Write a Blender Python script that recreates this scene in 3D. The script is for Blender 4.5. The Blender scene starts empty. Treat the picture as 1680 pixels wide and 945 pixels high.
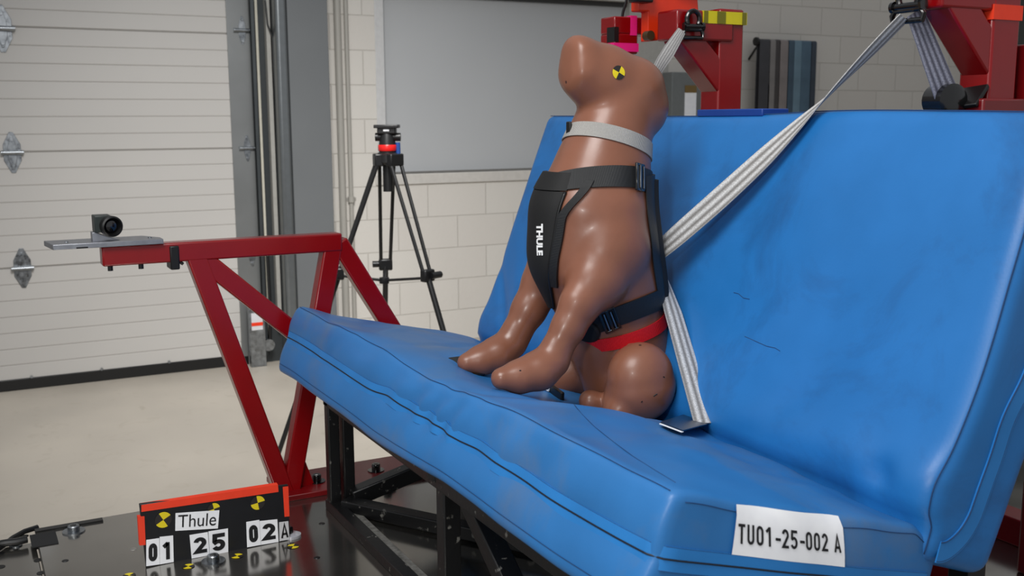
import bpy, math, random
import numpy as np
from mathutils import Vector, Matrix, noise
from mathutils.bvhtree import BVHTree
random.seed(4)
SC = bpy.context.scene
COL = SC.collection

# ---------------------------------------------------------------- camera
FPX = 1720.0
PITCH, YAW, ROLL = math.radians(9.15), math.radians(28.1), math.radians(0.28)
CAM = np.array([0.0, 0.0, 1.42])
fh = np.array([math.sin(YAW), math.cos(YAW), 0.0]); r0 = np.array([math.cos(YAW), -math.sin(YAW), 0.0]); U0 = np.array([0, 0, 1.0])
FWD = fh*math.cos(PITCH) - U0*math.sin(PITCH)
u_ = U0*math.cos(PITCH) + fh*math.sin(PITCH)
RT = r0*math.cos(-ROLL) + u_*math.sin(-ROLL)
UP = -r0*math.sin(-ROLL) + u_*math.cos(-ROLL)
cd = bpy.data.cameras.new('camera'); cam = bpy.data.objects.new('camera', cd); COL.objects.link(cam)
m = Matrix.Identity(4)
for i in range(3):
    m[i][0] = RT[i]; m[i][1] = UP[i]; m[i][2] = -FWD[i]; m[i][3] = CAM[i]
cam.matrix_world = m
cd.sensor_width = 36.0; cd.lens = FPX/1680*36.0; cd.clip_start = 0.05; cd.clip_end = 60
cd.dof.use_dof = True; cd.dof.focus_distance = 1.95; cd.dof.aperture_fstop = 9.0
SC.camera = cam

# ---------------------------------------------------------------- world, lights, exposure
w = bpy.data.worlds.new('world'); SC.world = w; w.use_nodes = True
w.node_tree.nodes['Background'].inputs[0].default_value = (0.93, 0.96, 1.0, 1)
w.node_tree.nodes['Background'].inputs[1].default_value = 0.42
SC.view_settings.view_transform = 'Standard'; SC.view_settings.look = 'None'
SC.view_settings.gamma = 1.0; SC.view_settings.exposure = 0.0; SC.view_settings.use_curve_mapping = False

def area(name, loc, target, size, power, color=(1, 1, 1), spread=180):
    l = bpy.data.lights.new(name, 'AREA'); l.energy = power; l.size = size; l.color = color; l.spread = math.radians(spread)
    o = bpy.data.objects.new(name, l); COL.objects.link(o); o.location = loc
    o.rotation_euler = (Vector(target) - Vector(loc)).to_track_quat('-Z', 'Y').to_euler()
    return o
area('flash_light', (-0.34, 0.12, 1.66), (1.0, 1.9, 1.0), 0.12, 7.5, (1.0, 0.99, 0.97))
area('bank_light', (-0.3, 0.7, 3.0), (1.0, 1.7, 1.0), 1.1, 22, (1.0, 0.99, 0.97), 120)
area('bay_light', (0.9, 2.6, 3.3), (2.0, 6.0, -0.6), 1.0, 31, (1.0, 0.99, 0.97), 75)

# ---------------------------------------------------------------- helpers
def ray(x, y): return FWD + RT*((x-840)/FPX) - UP*((y-472.5)/FPX)
def hit(x, y, n, c):
    r = ray(x, y); n = np.array(n, float); return CAM + ((c - n@CAM)/(n@r))*r
def PX(x, y, c): return hit(x, y, (1, 0, 0), c)
def PY(x, y, c): return hit(x, y, (0, 1, 0), c)
def PZ(x, y, c): return hit(x, y, (0, 0, 1), c)
def nrm(v): v = np.array(v, float); return v/np.linalg.norm(v)
def smooth(e0, e1, x):
    t = np.clip((x-e0)/(e1-e0), 0, 1); return t*t*(3-2*t)

ORIG = {}
def thing(name, loc, label, cat, group=None):
    o = bpy.data.objects.new(name, None); COL.objects.link(o); o.empty_display_size = 0.05
    o.location = loc; o['label'] = label; o['category'] = cat
    if group: o['group'] = group
    ORIG[o.name] = np.array(loc, float); return o
def tag(o, label, cat, group=None):
    o['label'] = label; o['category'] = cat
    if group: o['group'] = group
    return o
def dup(root, loc, label=None):
    r = root.copy(); COL.objects.link(r); r.location = loc
    if label: r['label'] = label
    for ch in list(root.children):
        c = ch.copy(); COL.objects.link(c); c.parent = r
        for g in list(ch.children):
            d = g.copy(); COL.objects.link(d); d.parent = c
    return r

class MB:
    def __init__(s): s.v = []; s.f = []; s.uv = {}; s.mi = []
    def add(s, vs, fs, uvs=None, mi=0):
        b = len(s.v); s.v += [tuple(map(float, p)) for p in vs]
        for k, f in enumerate(fs):
            s.f.append(tuple(b+i for i in f)); s.mi.append(mi)
        if uvs is not None:
            for i, u in enumerate(uvs): s.uv[b+i] = u
        return s
    def box(s, c, size, R=None, mi=0):
        c = np.array(c, float); h = np.array(size, float)/2
        P = [np.array([x, y, z])*h for x in (-1, 1) for y in (-1, 1) for z in (-1, 1)]
        if R is not None: P = [R@p for p in P]
        return s.add([c+p for p in P], [(0, 1, 3, 2), (4, 6, 7, 5), (0, 4, 5, 1), (2, 3, 7, 6), (0, 2, 6, 4), (1, 5, 7, 3)], mi=mi)
    def box2(s, a, b, mi=0):
        a = np.array(a, float); b = np.array(b, float); return s.box((a+b)/2, np.abs(b-a), mi=mi)
    def beam(s, p0, p1, w, h, ref=(0, 1, 0), mi=0):      # w along ref, h across
        p0 = np.array(p0, float); p1 = np.array(p1, float); d = nrm(p1-p0); a = np.array(ref, float); a = nrm(a - d*(a@d)); b = np.cross(d, a)
        R = np.stack([a, b, d], 1)
        return s.box((p0+p1)/2, (w, h, np.linalg.norm(p1-p0)), R, mi)
    def prism(s, poly, ext):          # poly: 3D points of a planar outline, ext: extrusion vector
        n = len(poly); A = [np.array(p, float) for p in poly]; e = np.array(ext, float)
        return s.add(A + [p+e for p in A], [tuple(range(n))[::-1], tuple(range(n, 2*n))] + [(i, (i+1) % n, n+(i+1) % n, n+i) for i in range(n)])
    def tube(s, pts, r, n=10, closed=False, caps=True):
        P = [np.array(p, float) for p in pts]; N = len(P); rs = r if hasattr(r, '__len__') else [r]*N
        vs = []; a = None
        for i in range(N):
            if closed: t = P[(i+1) % N]-P[i-1]
            else: t = P[min(i+1, N-1)]-P[max(i-1, 0)]
            t = nrm(t)
            if a is None: a = np.cross(t, [0.31, 0.2, 0.93] if abs(t[2]) < .9 else [1, 0.1, 0])
            a = nrm(a - t*(a@t)); b = np.cross(t, a)
            for k in range(n):
                th = 2*math.pi*k/n; vs.append(P[i] + rs[i]*(a*math.cos(th)+b*math.sin(th)))
        fs = [(i*n+k, i*n+(k+1) % n, (i+1) % N*n+(k+1) % n, (i+1) % N*n+k) for i in range(N if closed else N-1) for k in range(n)]
        if caps and not closed: fs += [tuple(range(n))[::-1], tuple((N-1)*n+k for k in range(n))]
        return s.add(vs, fs)
    def cyl(s, p0, p1, r0_, r1_=None, n=24): return s.tube([p0, p1], [r0_, r0_ if r1_ is None else r1_], n)
    def lathe(s, c, axis, prof, n=28):      # prof: list of (radius, height along axis)
        c = np.array(c, float); t = nrm(axis); a = nrm(np.cross(t, [0.3, .2, .9] if abs(t[2]) < .9 else [1, .1, 0])); b = np.cross(t, a)
        vs = []; N = len(prof)
        for (r, h) in prof:
            for k in range(n):
                th = 2*math.pi*k/n; vs.append(c+t*h+r*(a*math.cos(th)+b*math.sin(th)))
        fs = [(i*n+k, i*n+(k+1) % n, (i+1)*n+(k+1) % n, (i+1)*n+k) for i in range(N-1) for k in range(n)]
        fs += [tuple(range(n))[::-1], tuple((N-1)*n+k for k in range(n))]
        return s.add(vs, fs)
    def ribbon(s, pts, wd, width, th, nd, nc=4, curl=0.0):   # webbing: centre points, width dirs, normals
        N = len(pts); vs = []; uv = []; L = 0
        W = width if hasattr(width, '__len__') else [width]*N
        for i in range(N):
            p = np.array(pts[i], float)
            if i: L += np.linalg.norm(p-np.array(pts[i-1], float))
            a = nrm(wd[i]); n_ = nrm(nd[i])
            for k in range(nc+1):
                q = k/nc*2-1; vs.append(p+a*W[i]/2*q + n_*(th/2 + curl*q*q)); uv.append((k/nc, L))
            for k in range(nc, -1, -1):
                q = k/nc*2-1; vs.append(p+a*W[i]/2*q - n_*(th/2 - curl*q*q)); uv.append((k/nc, L))
        M = 2*(nc+1)
        fs = [(i*M+k, i*M+(k+1) % M, (i+1)*M+(k+1) % M, (i+1)*M+k) for i in range(N-1) for k in range(M)]
        fs += [tuple(range(M))[::-1], tuple((N-1)*M+k for k in range(M))]
        return s.add(vs, fs, uv)
    def build(s, name, mats, parent=None, root=None, bevel=0, seg=2, sharp=32, flat=False):
        """root: the thing whose origin the vertices are stored against"""
        if not isinstance(mats, (list, tuple)): mats = [mats]
        o0 = ORIG[(root or parent).name] if (root or parent) is not None and (root or parent).name in ORIG else np.zeros(3)
        me = bpy.data.meshes.new(name); me.from_pydata([tuple(np.array(p)-o0) for p in s.v], [], s.f)
        for m_ in mats: me.materials.append(m_)
        me.polygons.foreach_set('material_index', s.mi)
        if s.uv:
            ul = me.uv_layers.new(name='UVMap')
            for lp in me.loops: ul.data[lp.index].uv = s.uv.get(lp.vertex_index, (0, 0))
        import bmesh
        bm = bmesh.new(); bm.from_mesh(me); bmesh.ops.recalc_face_normals(bm, faces=bm.faces); bm.to_mesh(me); bm.free()
        if not flat:
            me.polygons.foreach_set('use_smooth', [True]*len(me.polygons)); me.set_sharp_from_angle(angle=math.radians(sharp))
        o = bpy.data.objects.new(name, me); COL.objects.link(o)
        if parent is not None: o.parent = parent
        if bevel:
            b = o.modifiers.new('bevel', 'BEVEL'); b.width = bevel; b.segments = seg; b.limit_method = 'ANGLE'; b.angle_limit = math.radians(40)
        return o
    def solo(s, name, mats, origin, label=None, cat=None, kind=None, group=None, **k):   # a thing that is one mesh
        class _O: pass
        ORIG['__t'] = np.array(origin, float); t = _O(); t.name = '__t'
        o = s.build(name, mats, None, root=t, **k); o.location = origin; ORIG[o.name] = np.array(origin, float)
        if kind: o['kind'] = kind
        if label: tag(o, label, cat, group)
        return o

# ---------------------------------------------------------------- materials
def srgb(c): return tuple(((x/255+0.055)/1.055)**2.4 if x > 10 else x/255/12.92 for x in c)+(1,)
def mat(name, rgb, rough=0.5, metal=0.0, bump=None, var=None, spec=0.5, coat=0.0, rvar=0.0):
    """bump=(scale,strength,distance)  var=(scale,amount)"""
    M = bpy.data.materials.new(name); M.use_nodes = True; nt = M.node_tree; B = nt.nodes['Principled BSDF']
    c = srgb(rgb); B.inputs['Base Color'].default_value = c; B.inputs['Roughness'].default_value = rough; B.inputs['Metallic'].default_value = metal
    B.inputs['Specular IOR Level'].default_value = spec; B.inputs['Coat Weight'].default_value = coat; B.inputs['Coat Roughness'].default_value = 0.12
    tc = nt.nodes.new('ShaderNodeTexCoord')
    v_ = var or (30.0, 0.05)
    n = nt.nodes.new('ShaderNodeTexNoise'); n.inputs['Scale'].default_value = v_[0]; n.inputs['Detail'].default_value = 5; nt.links.new(tc.outputs['Object'], n.inputs['Vector'])
    mx = nt.nodes.new('ShaderNodeMix'); mx.data_type = 'RGBA'
    mr = nt.nodes.new('ShaderNodeMapRange'); mr.inputs[1].default_value = .3; mr.inputs[2].default_value = .7; nt.links.new(n.outputs['Fac'], mr.inputs[0])
    nt.links.new(mr.outputs[0], mx.inputs['Factor'])
    a = v_[1]
    mx.inputs[6].default_value = tuple(min(1, x*(1-a)) for x in c[:3])+(1,); mx.inputs[7].default_value = tuple(min(1, x*(1+a)) for x in c[:3])+(1,)
    nt.links.new(mx.outputs[2], B.inputs['Base Color'])
    if rvar:
        r2 = nt.nodes.new('ShaderNodeMapRange'); r2.inputs[1].default_value = .3; r2.inputs[2].default_value = .7; r2.inputs[3].default_value = rough-rvar; r2.inputs[4].default_value = rough+rvar
        nt.links.new(n.outputs['Fac'], r2.inputs[0]); nt.links.new(r2.outputs[0], B.inputs['Roughness'])
    if bump:
        nb = nt.nodes.new('ShaderNodeTexNoise'); nb.inputs['Scale'].default_value = bump[0]; nb.inputs['Detail'].default_value = 4; nt.links.new(tc.outputs['Object'], nb.inputs['Vector'])
        bp = nt.nodes.new('ShaderNodeBump'); bp.inputs['Strength'].default_value = bump[1]; bp.inputs['Distance'].default_value = bump[2]
        nt.links.new(nb.outputs['Fac'], bp.inputs['Height']); nt.links.new(bp.outputs[0], B.inputs['Normal'])
    return M
def N(nt, t, **k):
    n = nt.nodes.new(t)
    for a, b in k.items(): setattr(n, a, b)
    return n
def webbing(name, rgb, rgb2, stripes=None, rib=620.0, rough=.5, depth=.0006, sheen=.0):
    """woven strap: ribs across the length; stripes = number of dark lines along it"""
    M = bpy.data.materials.new(name); M.use_nodes = True; nt = M.node_tree; B = nt.nodes['Principled BSDF']; L = nt.links
    uv = N(nt, 'ShaderNodeUVMap'); sp = N(nt, 'ShaderNodeSeparateXYZ'); L.new(uv.outputs[0], sp.inputs[0])
    def math_(op, a, b=None):
        q = N(nt, 'ShaderNodeMath', operation=op)
        if isinstance(a, (int, float)): q.inputs[0].default_value = a
        else: L.new(a, q.inputs[0])
        if b is not None:
            if isinstance(b, (int, float)): q.inputs[1].default_value = b
            else: L.new(b, q.inputs[1])
        return q.outputs[0]
    s = math_('SINE', math_('MULTIPLY', sp.outputs['Y'], rib*2*math.pi))
    hgt = math_('MULTIPLY', math_('ADD', s, 1), .5)
    nz = N(nt, 'ShaderNodeTexNoise'); nz.inputs['Scale'].default_value = 420; tc = N(nt, 'ShaderNodeTexCoord'); L.new(tc.outputs['Object'], nz.inputs['Vector'])
    mx = N(nt, 'ShaderNodeMix', data_type='RGBA'); mx.inputs[6].default_value = srgb(rgb2); mx.inputs[7].default_value = srgb(rgb)
    if stripes:
        st = math_('SINE', math_('MULTIPLY', sp.outputs['X'], stripes*2*math.pi)); st = math_('ADD', math_('MULTIPLY', st, .5), .5)
        fac = math_('MULTIPLY', math_('ADD', st, .25), math_('ADD', math_('MULTIPLY', nz.outputs['Fac'], 1.2), .1))
    else: fac = math_('ADD', math_('MULTIPLY', hgt, .75), math_('MULTIPLY', nz.outputs['Fac'], .3))
    L.new(fac, mx.inputs['Factor']); L.new(mx.outputs[2], B.inputs['Base Color'])
    bp = N(nt, 'ShaderNodeBump'); bp.inputs['Strength'].default_value = .7; bp.inputs['Distance'].default_value = depth
    L.new(hgt if not stripes else fac, bp.inputs['Height']); L.new(bp.outputs[0], B.inputs['Normal'])
    B.inputs['Roughness'].default_value = rough; B.inputs['Sheen Weight'].default_value = sheen
    return M

M_vinyl = mat('blue_vinyl', (34, 118, 190), .42, bump=(260, .12, .001), var=(7, .09), spec=.45, rvar=.05)
M_vinyl_zip = mat('blue_vinyl_welt', (38, 122, 194), .45, bump=(260, .12, .001), var=(12, .08))
M_seam = mat('dark_blue_thread', (22, 62, 110), .7)
M_zip = mat('black_zip', (14, 22, 36), .5)
M_red = mat('glossy_red_paint', (134, 2, 8), .26, coat=.22, var=(12, .06), bump=(40, .06, .002))
M_redd = mat('dark_red_paint', (112, 6, 12), .34, coat=.2, var=(12, .1), bump=(30, .08, .002))
M_orange = mat('orange_red_paint', (228, 52, 14), .35, coat=.2)
M_tape_o = mat('orange_tape', (240, 62, 30), .55, bump=(60, .3, .001))
M_pink = mat('pink_tape', (240, 30, 130), .5)
M_yel = mat('yellow_tape', (214, 200, 24), .45)
M_yel2 = mat('dark_yellow_tape', (116, 112, 20), .45)
M_black = mat('black_plastic', (14, 14, 15), .38)
M_blackm = mat('black_gloss_metal', (8, 8, 9), .2, coat=.5)
M_paper = mat('white_paper', (246, 247, 252), .6)
M_paper2 = mat('grubby_white_card', (205, 205, 208), .6)
M_ink = mat('black_ink', (18, 18, 22), .5)
M_steel = mat('galvanised_steel', (150, 154, 158), .34, 1.0, var=(45, .25), rvar=.1)
M_alu = mat('brushed_aluminium', (160, 162, 168), .36, .9, var=(60, .12))
M_grey = mat('grey_steel_paint', (104, 107, 109), .55, var=(2.5, .05))
M_conduit = mat('painted_conduit', (160, 157, 150), .5, var=(4, .05))
M_white = mat('white_sticker', (240, 240, 240), .5)
M_knit = mat('black_neoprene', (12, 12, 13), .75, bump=(500, .3, .0008))
M_navy = mat('dark_navy_plastic', (28, 42, 62), .3)
M_bluestrap = mat('navy_blue_strap', (22, 62, 140), .4)

def stained(name, rgb, stain, amt, scale=3.0, lo_=.48, hi_=.68):
    M = mat(name, rgb, .42, bump=(260, .12, .001), var=(7, .07), rvar=.05); nt = M.node_tree; B = nt.nodes['Principled BSDF']; L = nt.links
    src = B.inputs['Base Color'].links[0].from_socket; tc = N(nt, 'ShaderNodeTexCoord'); nz = N(nt, 'ShaderNodeTexNoise')
    nz.inputs['Scale'].default_value = scale; nz.inputs['Detail'].default_value = 6; nz.inputs['Roughness'].default_value = .65; nz.inputs['Distortion'].default_value = .6; L.new(tc.outputs['Object'], nz.inputs['Vector'])
    mr = N(nt, 'ShaderNodeMapRange'); mr.inputs[1].default_value = lo_; mr.inputs[2].default_value = hi_; mr.inputs[4].default_value = amt; L.new(nz.outputs['Fac'], mr.inputs[0])
    mx = N(nt, 'ShaderNodeMix', data_type='RGBA'); L.new(mr.outputs[0], mx.inputs['Factor']); L.new(src, mx.inputs[6]); mx.inputs[7].default_value = srgb(stain); L.new(mx.outputs[2], B.inputs['Base Color'])
    return M
M_seat = stained('worn_blue_vinyl', (42, 112, 176), (82, 112, 150), .8)
M_back = stained('backrest_blue_vinyl', (32, 112, 182), (30, 88, 146), .7, 5.0)
# dog dummy rubber
M_dog = mat('brown_rubber_skin', (130, 83, 63), .34, var=(9, .10), bump=(22, .10, .004), spec=.5, coat=.05, rvar=.08)
def scuff():
    nt = M_dog.node_tree; B = nt.nodes['Principled BSDF']; L = nt.links
    src = B.inputs['Base Color'].links[0].from_socket
    tc = N(nt, 'ShaderNodeTexCoord'); v = N(nt, 'ShaderNodeTexVoronoi'); v.inputs['Scale'].default_value = 13; v.inputs['Randomness'].default_value = 1
    L.new(tc.outputs['Object'], v.inputs['Vector'])
    lt = N(nt, 'ShaderNodeMath', operation='LESS_THAN'); L.new(v.outputs['Distance'], lt.inputs[0]); lt.inputs[1].default_value = .035
    mx = N(nt, 'ShaderNodeMix', data_type='RGBA'); L.new(lt.outputs[0], mx.inputs['Factor']); L.new(src, mx.inputs[6]); mx.inputs[7].default_value = srgb((70, 42, 36))
    L.new(mx.outputs[2], B.inputs['Base Color'])
scuff()

# concrete block wall
def block_mat():
    M = bpy.data.materials.new('painted_concrete_block'); M.use_nodes = True; nt = M.node_tree; B = nt.nodes['Principled BSDF']; L = nt.links
    tc = N(nt, 'ShaderNodeTexCoord'); sp = N(nt, 'ShaderNodeSeparateXYZ'); cb = N(nt, 'ShaderNodeCombineXYZ')
    L.new(tc.outputs['Object'], sp.inputs[0]); L.new(sp.outputs['X'], cb.inputs['X']); L.new(sp.outputs['Z'], cb.inputs['Y'])
    br = N(nt, 'ShaderNodeTexBrick'); L.new(cb.outputs[0], br.inputs['Vector'])
    br.inputs['Scale'].default_value = 1; br.inputs['Brick Width'].default_value = .4064; br.inputs['Row Height'].default_value = .2032
    br.inputs['Mortar Size'].default_value = .004; br.inputs['Mortar Smooth'].default_value = .6
    br.inputs['Color1'].default_value = srgb((208, 204, 197)); br.inputs['Color2'].default_value = srgb((205, 200, 193)); br.inputs['Mortar'].default_value = srgb((192, 187, 179))
    L.new(br.outputs['Color'], B.inputs['Base Color'])
    nz = N(nt, 'ShaderNodeTexNoise'); nz.inputs['Scale'].default_value = 60; L.new(tc.outputs['Object'], nz.inputs['Vector'])
    ma = N(nt, 'ShaderNodeMath', operation='MULTIPLY_ADD'); L.new(nz.outputs['Fac'], ma.inputs[0]); ma.inputs[1].default_value = .3
    iv = N(nt, 'ShaderNodeMath', operation='SUBTRACT'); iv.inputs[0].default_value = 1; L.new(br.outputs['Fac'], iv.inputs[1]); L.new(iv.outputs[0], ma.inputs[2])
    bp = N(nt, 'ShaderNodeBump'); bp.inputs['Strength'].default_value = .6; bp.inputs['Distance'].default_value = .006; L.new(ma.outputs[0], bp.inputs['Height']); L.new(bp.outputs[0], B.inputs['Normal'])
    B.inputs['Roughness'].default_value = .55
    return M
M_block = block_mat()
def floor_mat():
    M = mat('sealed_concrete_floor', (176, 168, 156), .42, var=(1.6, .10), bump=(14, .05, .004), rvar=.1)
    nt = M.node_tree; B = nt.nodes['Principled BSDF']; L = nt.links; src = B.inputs['Base Color'].links[0].from_socket
    tc = N(nt, 'ShaderNodeTexCoord'); nz = N(nt, 'ShaderNodeTexNoise'); nz.inputs['Scale'].default_value = 9; nz.inputs['Detail'].default_value = 8; nz.inputs['Distortion'].default_value = 1.2
    L.new(tc.outputs['Object'], nz.inputs['Vector'])
    mr = N(nt, 'ShaderNodeMapRange'); mr.inputs[1].default_value = .58; mr.inputs[2].default_value = .8; mr.inputs[4].default_value = .5; L.new(nz.outputs['Fac'], mr.inputs[0])
    mx = N(nt, 'ShaderNodeMix', data_type='RGBA'); L.new(mr.outputs[0], mx.inputs['Factor']); L.new(src, mx.inputs[6]); mx.inputs[7].default_value = srgb((150, 140, 124)); L.new(mx.outputs[2], B.inputs['Base Color'])
    return M
M_floor = floor_mat()
M_door = mat('door_panel_paint', (186, 183, 179), .5, var=(1.2, .03), bump=(180, .15, .001))
M_screen = mat('grey_shutter_fabric', (178, 180, 182), .6, var=(1.5, .02))
M_plate = mat('polished_sled_plate', (168, 165, 159), .15, .95, var=(7, .08), rvar=.03)
M_plate2 = mat('worn_steel_plate', (104, 100, 94), .5, .6, var=(26, .3), rvar=.12)
def frame_mat():
    M = mat('chipped_black_frame_paint', (17, 17, 18), .4, bump=(45, .25, .002))
    nt = M.node_tree; B = nt.nodes['Principled BSDF']; L = nt.links; src = B.inputs['Base Color'].links[0].from_socket
    tc = N(nt, 'ShaderNodeTexCoord'); nz = N(nt, 'ShaderNodeTexNoise'); nz.inputs['Scale'].default_value = 55; nz.inputs['Detail'].default_value = 6; L.new(tc.outputs['Object'], nz.inputs['Vector'])
    ge = N(nt, 'ShaderNodeNewGeometry')
    mr = N(nt, 'ShaderNodeMapRange'); mr.inputs[1].default_value = .65; mr.inputs[2].default_value = .71; L.new(nz.outputs['Fac'], mr.inputs[0])
    mx = N(nt, 'ShaderNodeMix', data_type='RGBA'); L.new(mr.outputs[0], mx.inputs['Factor']); L.new(src, mx.inputs[6]); mx.inputs[7].default_value = srgb((120, 118, 112)); L.new(mx.outputs[2], B.inputs['Base Color'])
    return M
M_frame = frame_mat()
M_wedge = mat('bare_metal_edge', (150, 148, 142), .5, .5, var=(90, .4))

W_grey = webbing('silver_collar_webbing', (190, 188, 184), (112, 109, 104), rib=480, depth=.0009)
W_red = webbing('red_nylon_webbing', (240, 26, 38), (176, 6, 18), rib=400, depth=.0010)
W_black = webbing('black_nylon_webbing', (22, 24, 27), (10, 11, 12), rib=700, depth=.0004, sheen=0.0)
W_silver = webbing('silver_belt_webbing', (214, 214, 214), (92, 88, 84), stripes=3, depth=.0005)
W_belt = webbing('striped_grey_belt_webbing', (150, 152, 168), (40, 38, 54), stripes=4, depth=.0005)

# ================================================================ the setting
WY = 6.06                      # back wall face
RIBH = 0.0935
MB().box2((-5, -3, -.1), (11, 7, 0)).solo('floor', M_floor, (0, 0, 0), kind='structure')
# wall_back: block wall with openings for the door (left) and the shuttered window
DR = PY(403, 598, WY)[0]      # right edge of the visible leaf
wx0, wx1, wz0 = PY(621, 285, WY)[0], PY(1098, 5, WY)[0], PY(740, 283, WY)[2]
wb = MB()
wb.box2((1.72, WY, 0), (wx0, WY+.25, 4.0)); wb.box2((wx0, WY, 0), (wx1, WY+.25, wz0)); wb.box2((wx1, WY, 0), (11, WY+.25, 4.0))
wb.box2((wx0, WY, 2.24), (wx1, WY+.25, 4.0))
wb.solo('wall_back', M_block, (0, 0, 0), kind='structure')
MB().box2((9.6, -3, 0), (9.8, WY+.25, 4.0)).solo('wall_right', mat('wall_paint', (205, 200, 193), .6), (9.6, 0, 0), kind='structure')
# window_1: grey roller shutter in its opening, with frame and sill
win = MB().box2((wx0, WY+.05, wz0), (wx1, WY+.07, 2.24)).solo('window_1', M_screen, ((wx0+wx1)/2, WY+.06, wz0), kind='structure')
MB().box2((wx0-.002, WY-.004, wz0), (wx0+.055, WY+.055, 2.24)).build('window_frame', mat('frame_paint', (196, 196, 196), .5), win, bevel=.003)
MB().box2((wx1-.33, WY-.004, wz0), (wx1, WY+.055, 2.24)).build('window_frame', mat('frame_paint_b', (176, 174, 168), .5), win, bevel=.003)
MB().box2((wx0, WY+.035, wz0-.002), (wx1-.33, WY+.055, wz0+.012)).build('bottom_bar', mat('shutter_bar', (120, 118, 114), .5), win)
zt = PY(940, 6, WY)[2]
MB().box2((wx0+.05, WY+.03, zt), (wx1-.33, WY+.052, zt+.035)).build('shutter_guide', mat('shutter_dark', (52, 52, 52), .5), win)
MB().box2((wx0+.05, WY-.03, zt+.03), (wx1-.2, WY+.05, 2.5)).build('shutter_box', mat('shutter_box_paint', (188, 186, 180), .5), win)
MB().box2((wx0-.02, WY-.012, wz0-.065), (wx1-.3, WY+.05, wz0)).build('window_sill', mat('sill_paint', (196, 192, 186), .5), win, bevel=.004)
# door_1: sectional overhead door
dm = MB(); z = .02; rows = []
joints = [0.655, 1.261, 1.897]
secs = [(0.05, .655), (.655, 1.261), (1.261, 1.897), (1.897, 2.53), (2.53, 3.16)]
prof = []
for a, b in secs:
    n = 7
    for k in range(n):
        z0 = a+(b-a)*k/n; z1 = a+(b-a)*(k+1)/n; g = .006 if k else .009; dpt = .004 if k else .011
        prof += [(z0, dpt), (z0+g, 0), (z1-.002, 0.0)]
prof.append((secs[-1][1], .004))
vs = []; fs = []
for (zz, dd) in prof:
    vs += [(-5, WY+dd, zz), (DR, WY+dd, zz), (DR, WY+.05, zz)]
for i in range(len(prof)-1):
    fs += [(3*i, 3*i+1, 3*i+4, 3*i+3), (3*i+1, 3*i+2, 3*i+5, 3*i+4)]
dm.add(vs, fs)
door = dm.solo('door_1', M_door, (0, WY, 0), kind='structure', sharp=20)
MB().box2((-5, WY-.006, .0), (DR+.02, WY+.03, .062)).build('bottom_seal', M_black, door, bevel=.004)
for px in (52, 168, 279):
    p = PY(px, 622, WY-.01); p[2] = .068
    MB().cyl(p, p+np.array([0, -.006, 0]), .008, n=10).build('seal_screw', M_steel, door)
def hinge(x, z, s=1.0):
    o = MB()
    for sg in (1, -1):
        ol = [(0.035, .008), (.035, .035), (.022, .06), (.008, .088), (-.008, .088), (-.022, .06), (-.035, .035), (-.035, .008)]
        o.prism([(x+a*s, WY-.004, z+sg*b*s) for a, b in ol], (0, .004, 0))
        o.prism([(x+a*s*.5, WY-.012, z+sg*b*s*.8) for a, b in ol], (0, .008, 0))
    h = o.build('hinge', M_steel, door, bevel=.0015)
    MB().cyl((x-.045*s, WY-.016, z), (x+.045*s, WY-.016, z), .010*s, n=14).build('hinge_barrel', M_steel, h, root=door)
    for sg in (1, -1): MB().cyl((x, WY-.014, z+sg*.055*s), (x, WY-.02, z+sg*.055*s), .007*s, n=6).build('hinge_bolt', M_steel, h, root=door)
hinge(PY(3, 50, WY)[0]+.0, 1.888, 1.35); hinge(.299, 1.261, 1.2); hinge(.304, .655, 1.2)
def VX(px, d): return PY(px, 200, WY-d)[0]
ST0, ST1 = VX(391.5, .008), VX(416, .008)
MB().box2((DR-.02, WY-.008, 0.05), (ST1, WY+.03, 3.1)).build('end_stile', mat('galvanised_stile', (132, 134, 134), .38, .6, var=(3, .12)), door, bevel=.002)
hinge((ST0+ST1)/2+.0, 1.92, 1.1); hinge((ST0+ST1)/2, 1.263, 1.05); hinge((ST0+ST1)/2, .655, 1.05)
# trims: vertical door track, light strip, dark jamb, pale angle, grey column
t1 = MB(); xa0, xa1 = VX(417, .04), VX(425, .04)
t1.box2((xa0, WY-.045, .05), (xa1, WY-.04, 3.5)); t1.box2((xa1-.004, WY-.045, .05), (xa1, WY, 3.5)); t1.box2((xa0, WY-.045, .05), (xa0+.004, WY-.025, 3.5))
t1.solo('trim_1', mat('door_track_galvanised', (74, 78, 80), .45, .7, var=(5, .1)), (xa0, WY-.05, 0), kind='structure')
MB().box2((VX(425.5, .04), WY-.04, .1), (VX(430, .04), WY+.0, 3.5)).solo('trim_2', mat('cream_seal_strip', (190, 186, 172), .5), (VX(426, .04), WY, 0), kind='structure', bevel=.003)
MB().box2((ST1-.02, WY+.0, 0), (1.85, WY+.05, 3.5)).solo('trim_3', mat('dark_jamb', (62, 66, 68), .4, .4), (ST1, WY, 0), kind='structure')
MB().box2((VX(443, .05), WY-.05, 0.2), (VX(450, .05), WY-.002, 3.5)).solo('trim_4', mat('pale_jamb_angle', (170, 168, 162), .45, .2), (VX(443, .05), WY, 0), kind='structure', bevel=.003)
c0_, c1_, c2_ = PY(455, 100, WY-.14)[0], PY(474, 100, WY-.14)[0], PY(543, 200, WY-.14)[0]
MB().box2((c0_, WY-.14, 0), (c1_, WY+.02, 3.6)).solo('trim_5', mat('galvanised_column_edge', (120, 124, 126), .3, .7), (c0_, WY, 0), kind='structure', bevel=.02, seg=5)
MB().box2((c1_, WY-.14, 0), (c2_, WY+.02, 3.6)).solo('trim_6', M_grey, (c1_, WY, 0), kind='structure', bevel=.004)
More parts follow.
